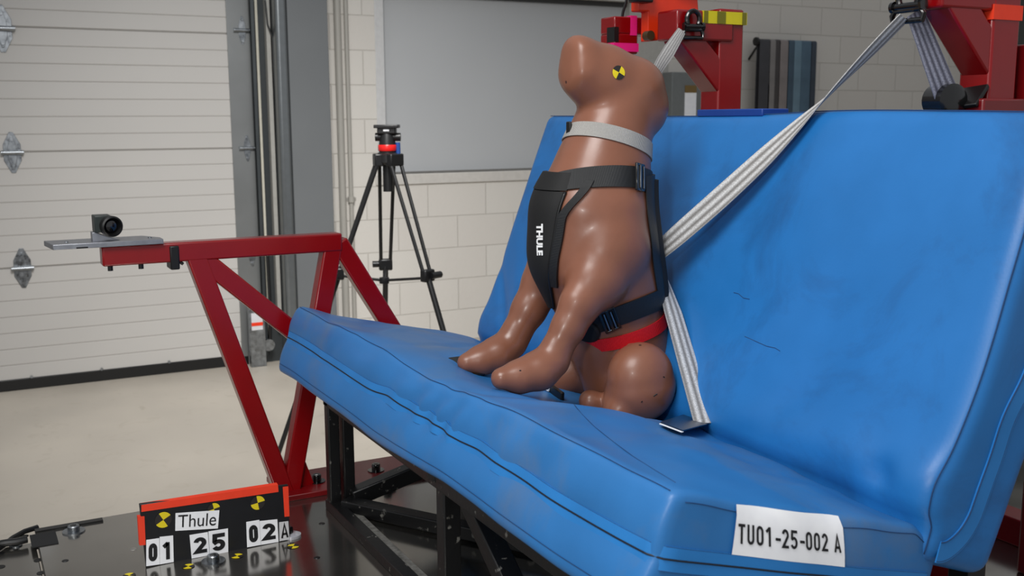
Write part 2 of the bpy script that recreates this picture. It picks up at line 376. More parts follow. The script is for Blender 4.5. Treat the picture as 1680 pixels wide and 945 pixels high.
# door operator parts at the foot of the track
fo = thing('door_track_bracket', (DR+.09, WY-.07, 0), 'galvanised bracket assembly at the foot of the overhead door track', 'bracket')
MB().box2((DR+.01, WY-.10, .0), (DR+.10, WY-.055, .36)).build('bracket_plate', M_steel, fo, bevel=.003)
MB().box2((DR+.02, WY-.104, .22), (DR+.085, WY-.10, .32)).build('warning_label', M_paper2, fo)
MB().box2((DR+.02, WY-.106, .245), (DR+.085, WY-.104, .265)).build('label_stripe', M_orange, fo)
MB().cyl((DR+.12, WY-.09, .12), (DR+.12, WY-.055, .12), .035, n=20).build('bottom_roller', M_steel, fo)
MB().tube([(DR+.13, WY-.075, .12), (DR+.14, WY-.075, .35), (DR+.135, WY-.075, .75)], .01, 8).build('shock_rod', M_black, fo)
# black cable down the jamb
pc = [(463, 0), (467, 40), (475, 62), (477, 110), (480, 160), (482, 210), (486, 260)]
MB().tube([PY(x-28, y, WY-.06) for x, y in pc], .005, 8).solo('wall_cable', M_black, PY(433, 0, WY-.06), 'thin black cable hanging down the pale jamb beside the garage door', 'cable')
# conduits
cx1 = PY(559, 200, WY)[0]; cx2 = PY(571, 200, WY)[0]
co = thing('wall_conduit', (cx1, WY-.02, 0), 'wider painted pipe on the block wall, left one of the pair beside the grey column', 'pipe')
MB().cyl((cx1-.01, WY-.022, 0), (cx1-.01, WY-.022, 3.6), .021, n=18).build('pipe', M_conduit, co)
co = thing('wall_conduit', (cx2, WY-.02, 0), 'thin painted pipe with a coupling, right one of the pair beside the grey column', 'pipe')
MB().cyl((cx2, WY-.016, 0), (cx2, WY-.016, 3.6), .013, n=18).build('pipe', M_conduit, co)
zc = PY(573, 327, WY)[2]
MB().lathe((cx2, WY-.018, zc-.02), (0, 0, 1), [(.014, 0), (.02, .003), (.02, .037), (.014, .04)], 18).build('coupling', M_conduit, co)
MB().box2((cx2-.035, WY-.004, zc-.01), (cx2+.035, WY-.0, zc+.01)).build('pipe_strap', M_conduit, co)
# dark bay at the far right of the wall
dk = PY(1662, 60, WY-.3)
MB().box2((dk[0], WY-.3, 0), (dk[0]+1.6, WY, 3.2)).solo('trim_7', mat('dark_grey_panel', (60, 64, 62), .6), (dk[0], WY-.3, 0), kind='structure')

# wall cabinet behind the left post
a = PY(1103, 118, WY-.12); b = PY(1150, 180, WY-.12)
cb = thing('wall_box', (a[0]+.1, WY-.06, 1.3), 'grey metal box on the block wall with a white sheet, left of the red post', 'box')
MB().box2((a[0], WY-.12, 1.28), (a[0]+.30, WY, a[2])).build('housing', mat('grey_cabinet', (112, 116, 116), .45), cb, bevel=.006)
p = PY(1124, 152, WY-.124); q = PY(1142, 180, WY-.124)
MB().box2((p[0], WY-.124, 1.3), (q[0], WY-.12, p[2])).build('paper_sheet', M_paper, cb)
MB().box2((p[0], WY-.126, p[2]), (q[0], WY-.12, p[2]+.05)).build('green_label', mat('brown_green_label', (120, 96, 50), .6), cb)

# strap rack on the wall
rz = PY(1243, 68, WY-.12)[2]; rx0 = PY(1242, 68, WY-.12)[0]; rx1 = PY(1335, 68, WY-.12)[0]
rk = thing('strap_rack', ((rx0+rx1)/2, WY, rz), 'black wall rail with round end, straps draped over it', 'rack')
MB().cyl((rx0, WY-.12, rz), (rx1, WY-.12, rz), .013, n=14).build('rail', M_black, rk)
MB().lathe((rx0-.02, WY-.12, rz), (1, 0, 0), [(.02, 0), (.03, .005), (.03, .022), (.013, .03)], 16).build('end_cap', M_black, rk)
MB().beam((rx0+.03, WY-.12, rz), (rx0+.03, WY, rz-.12), .01, .012, (1, 0, 0)).build('bracket', M_black, rk)
MB().beam((rx1-.03, WY-.12, rz), (rx1-.03, WY, rz-.12), .01, .012, (1, 0, 0)).build('bracket', M_black, rk)
cols = [((62, 62, 66), .02, .21, 'dark grey strap, leftmost on the wall rail'), ((128, 124, 122), .185, .30, 'light grey strap second from left on the wall rail'),
        ((66, 62, 62), .295, .37, 'dark charcoal strap on the wall rail between two light grey ones'), ((132, 124, 122), .38, .52, 'warm light grey strap in the middle of the wall rail'),
        ((62, 82, 98), .53, .63, 'dark slate blue strap on the wall rail'), ((102, 128, 144), .63, .76, 'pale steel blue strap on the wall rail'),
        ((74, 98, 116), .76, .93, 'steel blue strap second from right on the wall rail'), ((52, 62, 74), .94, 1.03, 'narrow dark blue strap, rightmost on the wall rail')]
for k, (c, f0, f1, lb) in enumerate(cols):
    x0 = rx0+(rx1-rx0)*f0; x1 = rx0+(rx1-rx0)*f1; xc = (x0+x1)/2; wdt = x1-x0
    yy = WY-.12; pts = [(xc, yy-.018, .95+.03*k), (xc, yy-.018, rz-.3), (xc, yy-.017, rz)] + [(xc, yy-.017*math.cos(t), rz+.017*math.sin(t)) for t in np.linspace(.4, 2.7, 7)] + [(xc, yy+.017, rz-.3), (xc, yy+.018, 1.0)]
    nd = [(0, -1, 0)]*3+[(0, -math.cos(t), math.sin(t)) for t in np.linspace(.4, 2.7, 7)]+[(0, 1, 0)]*2
    MB().ribbon(pts, [(1, 0, 0)]*len(pts), wdt*.97, .003, nd).solo('hanging_strap', mat('strap_cloth', c, .7, var=(9, .12)), (xc, yy, rz), lb, 'strap', group='straps hanging on the wall rail')

# ================================================================ tripod
def tripod():
    ap = CAM + 4.3*ray(636, 262); zt_ = ap[2]; loc = (ap[0], ap[1], 0)
    t = thing('tripod', loc, 'black camera tripod with red-ringed fluid head in front of the window', 'tripod')
    c = np.array([ap[0], ap[1], 0.0]); ez = np.array([0, 0, 1.0])
    MB().lathe(c+ez*(zt_-.02), ez, [(.04, 0), (.05, .01), (.05, .04), (.036, .05)], 24).build('shoulder', M_black, t)
    MB().cyl(c+ez*(zt_-.13), c+ez*(zt_), .021, n=16).build('centre_column', M_black, t)
    hd = MB().lathe(c+ez*(zt_+.025), ez, [(.034, 0), (.036, .02), (.035, .035), (.030, .07), (.027, .085)], 24).build('fluid_head', M_black, t)
    MB().lathe(c+ez*(zt_+.036), ez, [(.0365, 0), (.038, .003), (.038, .022), (.0365, .025)], 24).build('red_ring', mat('red_anodised', (190, 24, 22), .3), hd, root=t)
    MB().cyl(c+ez*(zt_+.092)-RT*.048, c+ez*(zt_+.092)+RT*.055, .017, n=16).build('tilt_drum', M_black, hd, root=t)
    R = np.stack([r0, fh, ez], 1)
    MB().box(c+ez*(zt_+.135), (.100, .08, .014), R).build('head_plate', M_black, t, bevel=.003)
    MB().box(c+ez*(zt_+.120), (.075, .06, .03), R).build('plate_clamp', M_black, t, bevel=.004)
    MB().box(c+ez*(zt_+.120)-fh*.031, (.024, .002, .008), R).build('spirit_level', M_paper2, t)
    MB().cyl(c+ez*(zt_+.07)+r0*.043, c+ez*(zt_+.01)+r0*.044, .010, n=12).build('blue_knob', mat('blue_plastic', (24, 60, 120), .4), t)
    mids = []
    for ph in (38, 165, 258):
        d = r0*math.cos(math.radians(ph)) - fh*math.sin(math.radians(ph)); s = np.cross(ez, d)
        top = c+ez*(zt_-.0)+d*.04; foot = c+d*.50+ez*.01; md = top+(foot-top)*.37; ml = top+(foot-top)*.72
        lg = MB()
        for sg in (-1, 1): lg.cyl(top+s*sg*.030, md+s*sg*.02, .0078, n=10)
        L = lg.build('leg', M_black, t)
        MB().box(top, (.035, .075, .05), np.stack([d, s, ez], 1)).build('leg_joint', M_black, L, root=t, bevel=.005)
        MB().box(md, (.032, .058, .05), np.stack([d, s, ez], 1)).build('leg_clamp', M_black, L, root=t, bevel=.006)
        MB().cyl(md+d*.02, md+d*.02+s*.055, .014, n=12).build('clamp_knob', M_black, L, root=t)
        MB().cyl(md, ml, .012, n=12).build('lower_tube', M_black, L, root=t)
        MB().cyl(ml, foot, .010, n=12).build('foot_tube', M_black, L, root=t)
        MB().lathe(foot-ez*.01, ez, [(.018, 0), (.02, .01), (.012, .03)], 14).build('rubber_foot', M_black, L, root=t)
        mids.append(md)
    hub = (mids[0]+mids[1]+mids[2])/3 - ez*.04
    for md in mids: MB().cyl(hub, md-ez*.01, .006, n=8).build('spreader_arm', M_black, t)
    MB().lathe(hub-ez*.012, ez, [(.02, 0), (.022, .012), (.02, .024)], 16).build('spreader_hub', M_black, t)
tripod()

# ================================================================ sled plate
ZP = 0.53
sx = PZ(60, 885, ZP)[0]; se = PZ(200, 843, ZP)[1]
sl = thing('sled_deck', (sx+1.3, 1.2, 0), 'polished metal sled deck plate beneath the bench', 'platform')
MB().box2((sx, -.4, ZP-.02), (2.9, se, ZP)).build('deck_plate', M_plate, sl, bevel=.002)
MB().box2((sx+.08, -.3, .0), (2.7, se-.12, ZP-.02)).build('deck_body', mat('sled_body', (40, 40, 42), .5), sl)
def bolt(MBh, p, r=.012, h=.012):
    MBh.lathe(p, (0, 0, 1), [(r*1.9, 0), (r*1.9, .0025)], 20)
    MBh.lathe(np.array(p)+np.array([0, 0, .0025]), (0, 0, 1), [(r, 0), (r, h*.85), (r*.88, h)], 14)
    MBh.lathe(np.array(p)+np.array([0, 0, .0025+h]), (0, 0, 1), [(r*.55, 0), (r*.5, .0008)], 6)
for (x, y) in ((121, 872), (350, 921)):
    q = PZ(x, y, ZP); mb = MB(); bolt(mb, q, .0125, .012); b_ = mb.build('deck_bolt', M_steel, sl)
    MB().lathe(q+np.array([0, 0, .0148]), (0, 0, 1), [(.007, 0), (.006, .0006)], 6).build('hex_socket', M_black, b_, root=sl)
for (x, y) in ((219, 901), (528, 859), (107, 920), (520, 915)):
    q = PZ(x, y, ZP); MB().lathe(q, (0, 0, 1), [(.007, 0), (.006, .0010), (.004, .0012)], 16).build('threaded_hole', M_wedge if x == 219 else M_black, sl)
def target(c, ux, uy, r, n=16, base=None, yel=None, blk=None, off=None):
    """quartered crash-test marker in the plane ux,uy"""
    mb = MB(); c = np.array(c, float); ux = nrm(ux); uy = nrm(uy)
    for q in range(4):
        vs = [c]+[c+r*(ux*math.cos(t)+uy*math.sin(t)) for t in np.linspace(q*math.pi/2, (q+1)*math.pi/2, n//2)]
        if off is not None: vs = [off(v) for v in vs]
        mb.add(vs, [(0, k, k+1) for k in range(1, len(vs)-1)], mi=q % 2)
    return mb
M_ty = mat('marker_yellow', (226, 204, 28), .5); M_tb = mat('marker_black', (38, 34, 32), .5)
for (x, y, an) in ((309, 929, .4), (389, 912, .2), (481, 896, 1.0), (212, 944, .7)):
    q = PZ(x, y, ZP+.0012); ux = np.array([math.cos(an), math.sin(an), 0]); uy = np.array([-math.sin(an), math.cos(an), 0])
    target(q, ux, uy, .0125).build('target_sticker', [M_ty, M_tb], sl, flat=True)
# second, lower deck section on the left with holes
sl2 = thing('sled_side_plate', (sx-.5, 1.4, 0), 'drilled dull metal plate at the left edge of the sled', 'platform')
MB().box2((sx-1.0, -.2, ZP-.035), (sx-.002, se-.05, ZP-.012)).build('side_plate', M_plate, sl2, bevel=.002)
MB().box2((sx-.95, -.1, 0), (sx-.05, se-.2, ZP-.035)).build('side_body', mat('sled_body_b', (44, 44, 46), .5), sl2)
for (x, y) in ((0, 908), (1, 930), (60, 899), (63, 919), (68, 940), (40, 880)):
    q = PZ(x, y, ZP-.0118); MB().lathe(q, (0, 0, 1), [(.009, 0), (.009, .0006)], 16).build('bolt_hole', M_black, sl2)
q = PZ(26, 895, ZP-.012); mb = MB(); bolt(mb, q, .007, .01); mb.build('plate_bolt', M_steel, sl2)
# black tape pad + cable at its far left corner
MB().box2((sx-.0, se-.03, ZP), (sx+.14, se-.012, ZP+.004)).solo('cable_strip', M_black, (sx+.05, se-.02, ZP), 'flat black rubber strip along the far edge of the deck plate', 'strip')
MB().box2((sx-.012, se-.115, ZP), (sx+.04, se-.04, ZP+.002)).solo('tape_patch', mat('black_cloth_tape', (26, 26, 27), .8), (sx, se-.07, ZP), 'square of matt black tape on the deck corner by the cable', 'tape')
cp = [PZ(x, y, ZP-.004) for x, y in ((62, 865), (40, 872), (22, 882), (8, 893), (-10, 905), (-40, 920))]
MB().tube(cp, .006, 8).solo('black_cable', M_black, cp[0], 'thin black cable curving off the left corner of the sled deck', 'cable')
cp = [PZ(x, y, ZP-.008) for x, y in ((45, 892), (28, 896), (10, 898), (-12, 902), (-40, 912))]
MB().tube([p+np.array([0, 0, .01]) for p in cp], .008, 10).solo('black_cable', M_black, cp[0], 'thicker black cable lying on the left side plate', 'cable')

# ================================================================ red camera boom
BY = 2.37
def b2(x, y, yy=BY): return PY(x, y, yy)
bo = thing('camera_boom', b2(480, 832), 'red tubular steel boom frame bolted to the deck left of the bench', 'frame')
S = .043
zt1 = b2(366, 396)[2]-S/2
xL = b2(167, 410)[0]; xR = b2(562, 400)[0]
MB().box2((xL, BY, zt1-S/2+.003), (xR, BY+S, zt1+S/2+.003)).build('top_tube', M_red, bo, bevel=.004)
def bm2(name, pa, pb, w=S, ref=(0, 1, 0)):
    a = b2(*pa); b = b2(*pb); a[1] += w/2; b[1] += w/2
    return MB().beam(a, b, w*{'inner_leg': .97, 'outer_leg': .94, 'diagonal_brace': .91, 'rear_brace': .88}[name], w, ref).build(name, M_red, bo, bevel=.004)
bm2('inner_leg', (319, 410), (478, 832))
bm2('outer_leg', (548, 405), (476, 828))
bm2('diagonal_brace', (318, 413), (540, 590))
bm2('rear_brace', (558, 398), (690, 610))
a = b2(462, 836); e = b2(800, 770)
zb = ZP
MB().box2((a[0], BY-.035, zb), (1.35, BY+.13, zb+.014)).build('base_plate', M_redd, bo, bevel=.002)
MB().prism([b2(486, 712)+np.array([0, .018, 0]), b2(520, 800)+np.array([0, .018, 0]), b2(466, 826)+np.array([0, .018, 0])], (0, .008, 0)).build('gusset', M_red, bo)
for (x, y) in ((575, 803), (617, 772), (636, 788), (520, 790)):
    q = PZ(x, y, zb+.014); mb = MB(); bolt(mb, q, .011, .016); mb.build('base_bolt', M_blackm, bo)
for x in (182, 233):
    q = b2(x, 425); MB().cyl((q[0], BY+.02, zt1-S/2-.009), (q[0], BY+.02, zt1-S/2+.004), .0055, n=10).build('tube_bolt', M_black, bo)
q = b2(284, 405); MB().box2((q[0]-.008, BY-.004, zt1-.035), (q[0]+.012, BY+S+.004, zt1+.018)).build('cable_wrap', M_black, bo, bevel=.003)
cc = [b2(x, y)+np.array([0, .01, 0]) for x, y in ((283, 412), (284, 424), (292, 428), (302, 434))]
MB().tube(cc, .0035, 8).solo('cable_tail', M_black, cc[0], 'short black cable tail hanging under the red boom tube', 'cable')
# aluminium mount plate + camera
pz = zt1+S/2+.003; a = PZ(105, 402, pz+.004); xa = b2(96, 400)[0]-.012; xb = b2(267, 398)[0]
mp = thing('camera_mount_plate', ((xa+xb)/2, BY+.03, pz), 'flat aluminium plate on the end of the red boom under the small camera', 'plate')
MB().prism([(xa, BY-.01, pz), (xb, BY-.01, pz), (xb, BY+.03, pz), (xb-.03, BY+.085, pz), (xa-.01, BY+.085, pz)], (0, 0, .011)).build('plate', M_alu, mp, bevel=.001)
MB().box2((xa+.045, BY-.0106, pz+.0005), (xa+.068, BY-.009, pz+.0035)).build('slot', M_black, mp)
for x in (.03, .12, .2): MB().lathe((xa+x, BY+.03, pz+.011), (0, 0, 1), [(.004, 0), (.004, .0015), (.002, .0022)], 10).build('screw', M_steel, mp)
c0 = b2(180, 371); c0[1] = BY-.002
ca = thing('action_camera', (c0[0], BY+.03, pz+.011), 'small black high-speed camera with round lens on the aluminium plate', 'camera')
dv = nrm(np.array([.25, -1, -.05]))
MB().box((c0[0]-.012, BY+.032, c0[2]+.004), (.034, .05, .036)).build('camera_body', mat('dark_camera_body', (34, 42, 40), .4), ca, bevel=.002)
MB().lathe(c0+np.array([0, .02, .0]), dv, [(.018, -.012), (.022, 0), (.0225, .022), (.019, .024), (.017, .018), (.014, .012)], 28).build('lens_barrel', M_black, ca)
MB().lathe(c0+np.array([0, .02, 0])+dv*.013, dv, [(.0145, 0), (.012, .004), (.006, .0062), (.001, .0068)], 24).build('lens_glass', mat('lens_glass', (6, 6, 10), .04, coat=1.0), ca)
MB().prism([(c0[0]-.034, BY+.02, pz+.011), (c0[0]+.022, BY+.02, pz+.011), (c0[0]+.004, BY+.02, pz+.017), (c0[0]-.028, BY+.02, pz+.030), (c0[0]-.034, BY+.02, pz+.030)], (0, .03, 0)).build('camera_cradle', M_alu, ca, bevel=.001)

# ================================================================ black bench frame
fr = thing('bench_frame', (1.0, 1.6, ZP), 'chipped black welded tube frame carrying the blue bench', 'frame')
fx, fy = PZ(540, 838, ZP)[0], PZ(540, 838, ZP)[1]
T = .038
th = math.radians(15.5)
def seat_bottom(x): return 1.0 - math.tan(th)*(x-.69) - .155/math.cos(th)
def leg(x, y, s=T): MB().box2((x, y-s/2, ZP), (x+s, y+s/2, seat_bottom(x+s)-.004)).build('leg', M_frame, fr, bevel=.003)
yF = fy; yM = 1.64; yN = 1.12
leg(fx, yF, .027); leg(fx+.034, yF, .027); leg(fx+.015, yM, .034); leg(fx, yN, .034)
for y in (yF-.02, yM, yN): leg(fx+.33, y, .045)
MB().beam((fx+.012, yF+.02, ZP+.011), (fx+.012, .98, ZP+.011), .022, .028, (0, 0, 1)).build('base_rail', M_frame, fr, bevel=.002)
MB().beam((fx+.038, yF-.01, ZP+.006), (fx+.038, .98, ZP+.006), .010, .024, (0, 0, 1)).build('rail_flange', M_wedge, fr, bevel=.001)
MB().beam((fx+.37, yF, ZP+.019), (fx+.37, .98, ZP+.019), T, T, (0, 0, 1)).build('base_rail', M_frame, fr, bevel=.003)
MB().beam((fx+.05, yF-.02, ZP+.03), (fx+.36, yF-.04, seat_bottom(fx+.36)-.09), T, T, (0, 1, 0)).build('brace', M_frame, fr, bevel=.003)
MB().beam((fx+.03, yF-.03, ZP+.02), (fx+.33, yM+.10, ZP+.02), T*.8, T, (0, 0, 1)).build('brace', M_frame, fr, bevel=.003)
MB().beam((fx+.05, yM-.02, seat_bottom(fx+.05)-.03), (fx+.05, yM-.36, ZP+.03), T, T*.9, (1, 0, 0)).build('brace', M_frame, fr, bevel=.003)
MB().beam((fx+.19, yM-.0, seat_bottom(fx+.2)-.03), (fx+.19, yM-.36, ZP+.03), T, T*.9, (1, 0, 0)).build('brace', M_frame, fr, bevel=.003)
for x in (fx+.0, fx+.33): MB().box2((x, .96, seat_bottom(x+T)-.045), (x+T, yF+.02, seat_bottom(x+T)-.006)).build('seat_rail', M_frame, fr, bevel=.003)
for y in (yF-.02, yM, yN, .99): MB().beam((fx+.0, y, seat_bottom(fx)-.03), (1.15, y, seat_bottom(1.15)-.03), .03, .03, (0, 1, 0)).build('cross_rail', M_frame, fr, bevel=.003)
for y in (.99, yF-.02):   # uprights behind the back cushion
    MB().beam((1.30, y, ZP), (1.30, y, .80), T, T, (0, 1, 0)).build('rear_upright', M_frame, fr, bevel=.003)
    MB().beam((1.30, y, .78), (1.50, y, 1.36), T, .028, (0, 1, 0)).build('back_support', M_frame, fr, bevel=.003)
MB().beam((1.37, .98, .97), (1.37, yF, .97), .028, T, (1, 0, 0)).build('back_rail', M_frame, fr, bevel=.003)
MB().beam((fx+.3, .99, ZP+.02), (1.32, .99, ZP+.02), T, T, (0, 1, 0)).build('base_rail', M_frame, fr, bevel=.003)
q = PZ(478, 880, ZP)
cl = thing('toe_clamp', q, 'clear plastic washer with black bolt just right of the number board', 'clamp')
MB().lathe(q, (0, 0, 1), [(.021, 0), (.021, .005), (.012, .009)], 22).build('washer', mat('clear_plastic', (190, 190, 196), .12, .3), cl)
MB().lathe(q+np.array([-.004, 0, .009]), (0, 0, 1), [(.008, 0), (.008, .012), (.006, .014)], 6).build('bolt', M_blackm, cl)

# ================================================================ cushions
def rbox(n0, n1, n2, L0, L1, L2, r):
    """rounded box surface grid; returns verts (local 0..L), faces and face-normal hints"""
    vs = {}; V = []; F = []
    def idx(i, j, k):
        key = (i, j, k)
        if key not in vs:
            p = np.array([i/n0*L0, j/n1*L1, k/n2*L2])
            inn = np.minimum(np.maximum(p, r), np.array([L0, L1, L2])-r); d = p-inn; l = np.linalg.norm(d)
            vs[key] = len(V); V.append(inn + d/l*r if l > 1e-9 else p)
        return vs[key]
    for k in (0, n2):
        for i in range(n0):
            for j in range(n1): F.append((idx(i, j, k), idx(i+1, j, k), idx(i+1, j+1, k), idx(i, j+1, k)))
    for i in (0, n0):
        for j in range(n1):
            for k in range(n2): F.append((idx(i, j, k), idx(i, j+1, k), idx(i, j+1, k+1), idx(i, j, k+1)))
    for j in (0, n1):
        for i in range(n0):
            for k in range(n2): F.append((idx(i, j, k), idx(i+1, j, k), idx(i+1, j, k+1), idx(i, j, k+1)))
    return np.array(V), F
SY0, SY1 = .930, 2.325
SL = SY1-SY0; SD = .502; ST = .158
e_b = np.array([math.cos(th), 0, -math.sin(th)]); e_y = np.array([0, 1.0, 0]); e_n = np.array([math.sin(th), 0, math.cos(th)])
S0 = np.array([.690, SY0, 1.0])      # front top near corner
def g(x, c, s): return np.exp(-((x-c)/s)**2)
def seat_disp(P, Nm):
    """P local (back, y, up from bottom) -> displaced local"""
    b, y, h = P[:, 0], P[:, 1], P[:, 2]; Y = y+SY0; top = smooth(ST*.55, ST, h); front = smooth(.06, .0, b)*1.0
    D = np.zeros_like(P)
    nz = np.array([noise.noise(Vector((a*3, c*3, d*3))) for a, c, d in P]); nz2 = np.array([noise.noise(Vector((a*11+5, c*9, d*4))) for a, c, d in P])
    D[:, 2] += top*(.010*nz+.0055*nz2)
    # crown, sag under the dog, fold in front of the haunch
    D[:, 2] += top*(.010*np.sin(np.clip(b/SD, 0, 1)*math.pi)*np.sin(np.clip(y/SL, 0, 1)*math.pi)**.5)
    D[:, 2] -= top*(.022*g(Y, 1.56, .20)*g(b, .33, .16) + .014*g(Y, 1.62, .18)*g(b, .17, .09))
    D[:, 2] += top*(.012*g(Y, 1.33+.35*(b-.2), .05)*smooth(.05, .3, b))
    D[:, 2] -= top*.012*g(Y, 1.62, .25)*smooth(.12, 0, b)
    # front face folds
    fold = sum(a*g(Y+.10*(h/ST-.5), c, s) for a, c, s in ((.006, 1.47, .013), (.007, 1.53, .014), (-.006, 1.50, .014), (.006, 1.60, .016), (-.006, 1.565, .016), (-.006, 1.64, .02), (.006, 1.70, .03), (-.005, 1.38, .025), (.006, 1.31, .03), (-.007, 1.22, .04), (.008, 1.9, .08), (-.004, 2.05, .03), (.005, 1.12, .05)))
    D[:, 0] += smooth(.34, .0, b)*(.024*(1-y/SL)-.004) - smooth(.3, .0, b)*.014*(1-h/ST)
    D[:, 0] -= front*(fold*(.12+.75*smooth(.3*ST, .8*ST, h))*np.sin(np.clip(h/ST, 0, 1)*math.pi)**.6 + .004*nz2 + .006*np.sin(np.clip((h/ST-.5)*2, 0, 1)*math.pi)+.006*np.sin(np.clip(h/ST*2, 0, 1)*math.pi))
    D[:, 0] += front*top*.5*fold
    for (yc, bc, ang_, am, sg_) in ((1.95, .22, .5, -.004, .02), (1.86, .25, .7, .005, .025), (1.45, .12, -.5, -.005, .02), (1.37, .16, -.4, .005, .022), (1.25, .3, .3, .004, .02), (1.12, .32, .2, -.004, .018), (1.05, .36, .3, .004, .02), (2.1, .15, 1.0, .004, .02)):
        D[:, 2] += top*am*g(Y-yc-ang_*(b-bc), 0, sg_)*g(b, bc, .12)
    D[:, 2] -= top*.014*smooth(.435, .470, b)
    # near side bulge
    near = smooth(.05, 0, y); D[:, 1] -= near*(.010*np.sin(np.clip(h/ST, 0, 1)*math.pi)*np.sin(np.clip(b/SD, 0, 1)*math.pi)+.003*nz2)
    far = smooth(SL-.05, SL, y); D[:, 1] += far*(.006*np.sin(np.clip(h/ST, 0, 1)*math.pi)+.003*nz2)
    # bottom edge waviness
    bot = smooth(ST*.4, 0, h); D[:, 2] += bot*(.008*nz-.006*g(Y, 1.75, .15)+.004*nz2)
    return P+D
def seat_w(P): return S0 + P[:, :1]*e_b + P[:, 1:2]*e_y + (P[:, 2:]-ST)*e_n
def seat_pt(pts, off=0.0):
    P = np.array(pts, float); return seat_w(seat_disp(P, None))
V, F = rbox(50, 190, 26, SD, SL, ST, .011)
Vd = seat_w(seat_disp(V, None))
st = thing('seat_cushion', (.95, 1.62, .75), 'long blue vinyl seat cushion with a black zip line and paper label', 'cushion')
MB().add(Vd, F).build('cushion_cover', M_seat, st, sharp=60)
bvh_seat = BVHTree.FromPolygons([tuple(v) for v in Vd], F)
def dense(pts, n):
    P = np.array(pts, float); d = np.r_[0, np.cumsum(np.linalg.norm(np.diff(P, axis=0), axis=1))]; t = np.linspace(0, d[-1], n)
    return np.stack([np.interp(t, d, P[:, k]) for k in range(P.shape[1])], 1)
def zh(y): Y = y+SY0; return ST-.078 + .004*np.sin(Y*9+1) + .006*g(Y, 1.72, .05) - .005*g(Y, 1.45, .06) - .004*g(Y, 2.1, .1)
def seam_line(name, pts, r, m_, push, bv=None, root=st):
    P = seat_pt(pts); P = P + np.array(push)
    return MB().tube(P, r, 6).build(name, m_, root, sharp=180)
ys = np.linspace(0.012, SL-.012, 220)
wave = .0018*np.sin(ys*40)
# welt flap with the zip: wraps the front and the near side
path = [(0.0, y, zh(y)) for y in ys[::-1]] + [(.012, .0, zh(0.0))] + [(b_, 0.0, zh(0.)-.012*b_) for b_ in np.linspace(.03, SD-.02, 60)]
nf = len(ys)
dirs = [np.array([-math.cos(0), 0, 0])]*nf
Pw = seat_pt(path)
nd = [-e_b]*nf + [nrm(-e_b-e_y)] + [-e_y]*60
Pw = Pw + np.array(nd)*.0015
MB().ribbon(Pw, [e_n]*len(Pw), .030, .0022, nd, nc=4).build('zip_welt', M_vinyl_zip, st, sharp=60)
MB().tube(Pw+np.array(nd)*.0012, .0013, 6).build('zip', M_zip, st, sharp=180)
for dz in (.0145, -.0145): MB().tube(Pw+np.array(nd)*.0006+e_n*dz, .0007, 5).build('seam', M_seam, st, sharp=180)
topedge = [(.004, y, ST-.003) for y in ys[::-1]]
MB().tube(seat_pt(topedge)+np.array([-.001, 0, .0013]), .0006, 5).build('seam', M_seam, st, sharp=180)
botedge = [(-.0, y, .020) for y in ys[::-1]]
MB().tube(seat_pt(botedge)+(-e_b)*.0006, .0006, 5).build('seam', M_seam, st, sharp=180)
side = [(b_, .0, ST-.011-.003*math.sin(b_/SD*3.1)) for b_ in np.linspace(.02, SD-.02, 70)]
MB().tube(seat_pt(side)-e_y*.0004, .0006, 5).build('seam', M_seam, st, sharp=180)
def on_seat(x, y):
    r = ray(x, y); h_ = bvh_seat.ray_cast(Vector(CAM), Vector(nrm(r)))
    return (np.array(h_[0]), np.array(h_[1])) if h_[0] is not None else (hit(x, y, e_n, e_n@S0), e_n)
fold_px = [(1108, 792), (1075, 772), (1040, 750), (1005, 724), (975, 700), (955, 680), (942, 664)]
fp = dense([np.array(on_seat(x, y)[0]) for x, y in fold_px], 40)
MB().tube(fp+e_n*.0002, .0006, 5).build('seam', M_seam, st, sharp=180)

# text helpers
def text_mesh(s, bold=0.0, shear=0):
    cu = bpy.data.curves.new('text', 'FONT'); cu.body = s; cu.size = 1; cu.offset = bold; cu.resolution_u = 6; cu.shear = shear
    o = bpy.data.objects.new('text', cu); COL.objects.link(o); bpy.context.view_layer.update()
    me = bpy.data.meshes.new_from_object(o.evaluated_get(bpy.context.evaluated_depsgraph_get()))
    v = np.array([x.co[:2] for x in me.vertices]); f = [tuple(p.vertices) for p in me.polygons]
    bpy.data.objects.remove(o); bpy.data.curves.remove(cu); bpy.data.meshes.remove(me)
    v -= v.min(0); v /= v.max(0); return v, f
def text_quad(s, q, bold=0, off=(0, 0, 0), shear=0):   # q = TL, TR, BR, BL
    v, f = text_mesh(s, bold, shear); TL, TR, BR, BL = [np.array(p, float) for p in q]
    P = [(1-b)*((1-a)*BL+a*BR) + b*((1-a)*TL+a*TR) + np.array(off) for a, b in v]
    return MB().add(P, f)
def arc(cx, cy, rx, ry, a0, a1, n=14): return [(cx+rx*math.cos(math.radians(a)), cy+ry*math.sin(math.radians(a))) for a in np.linspace(a0, a1, n)]
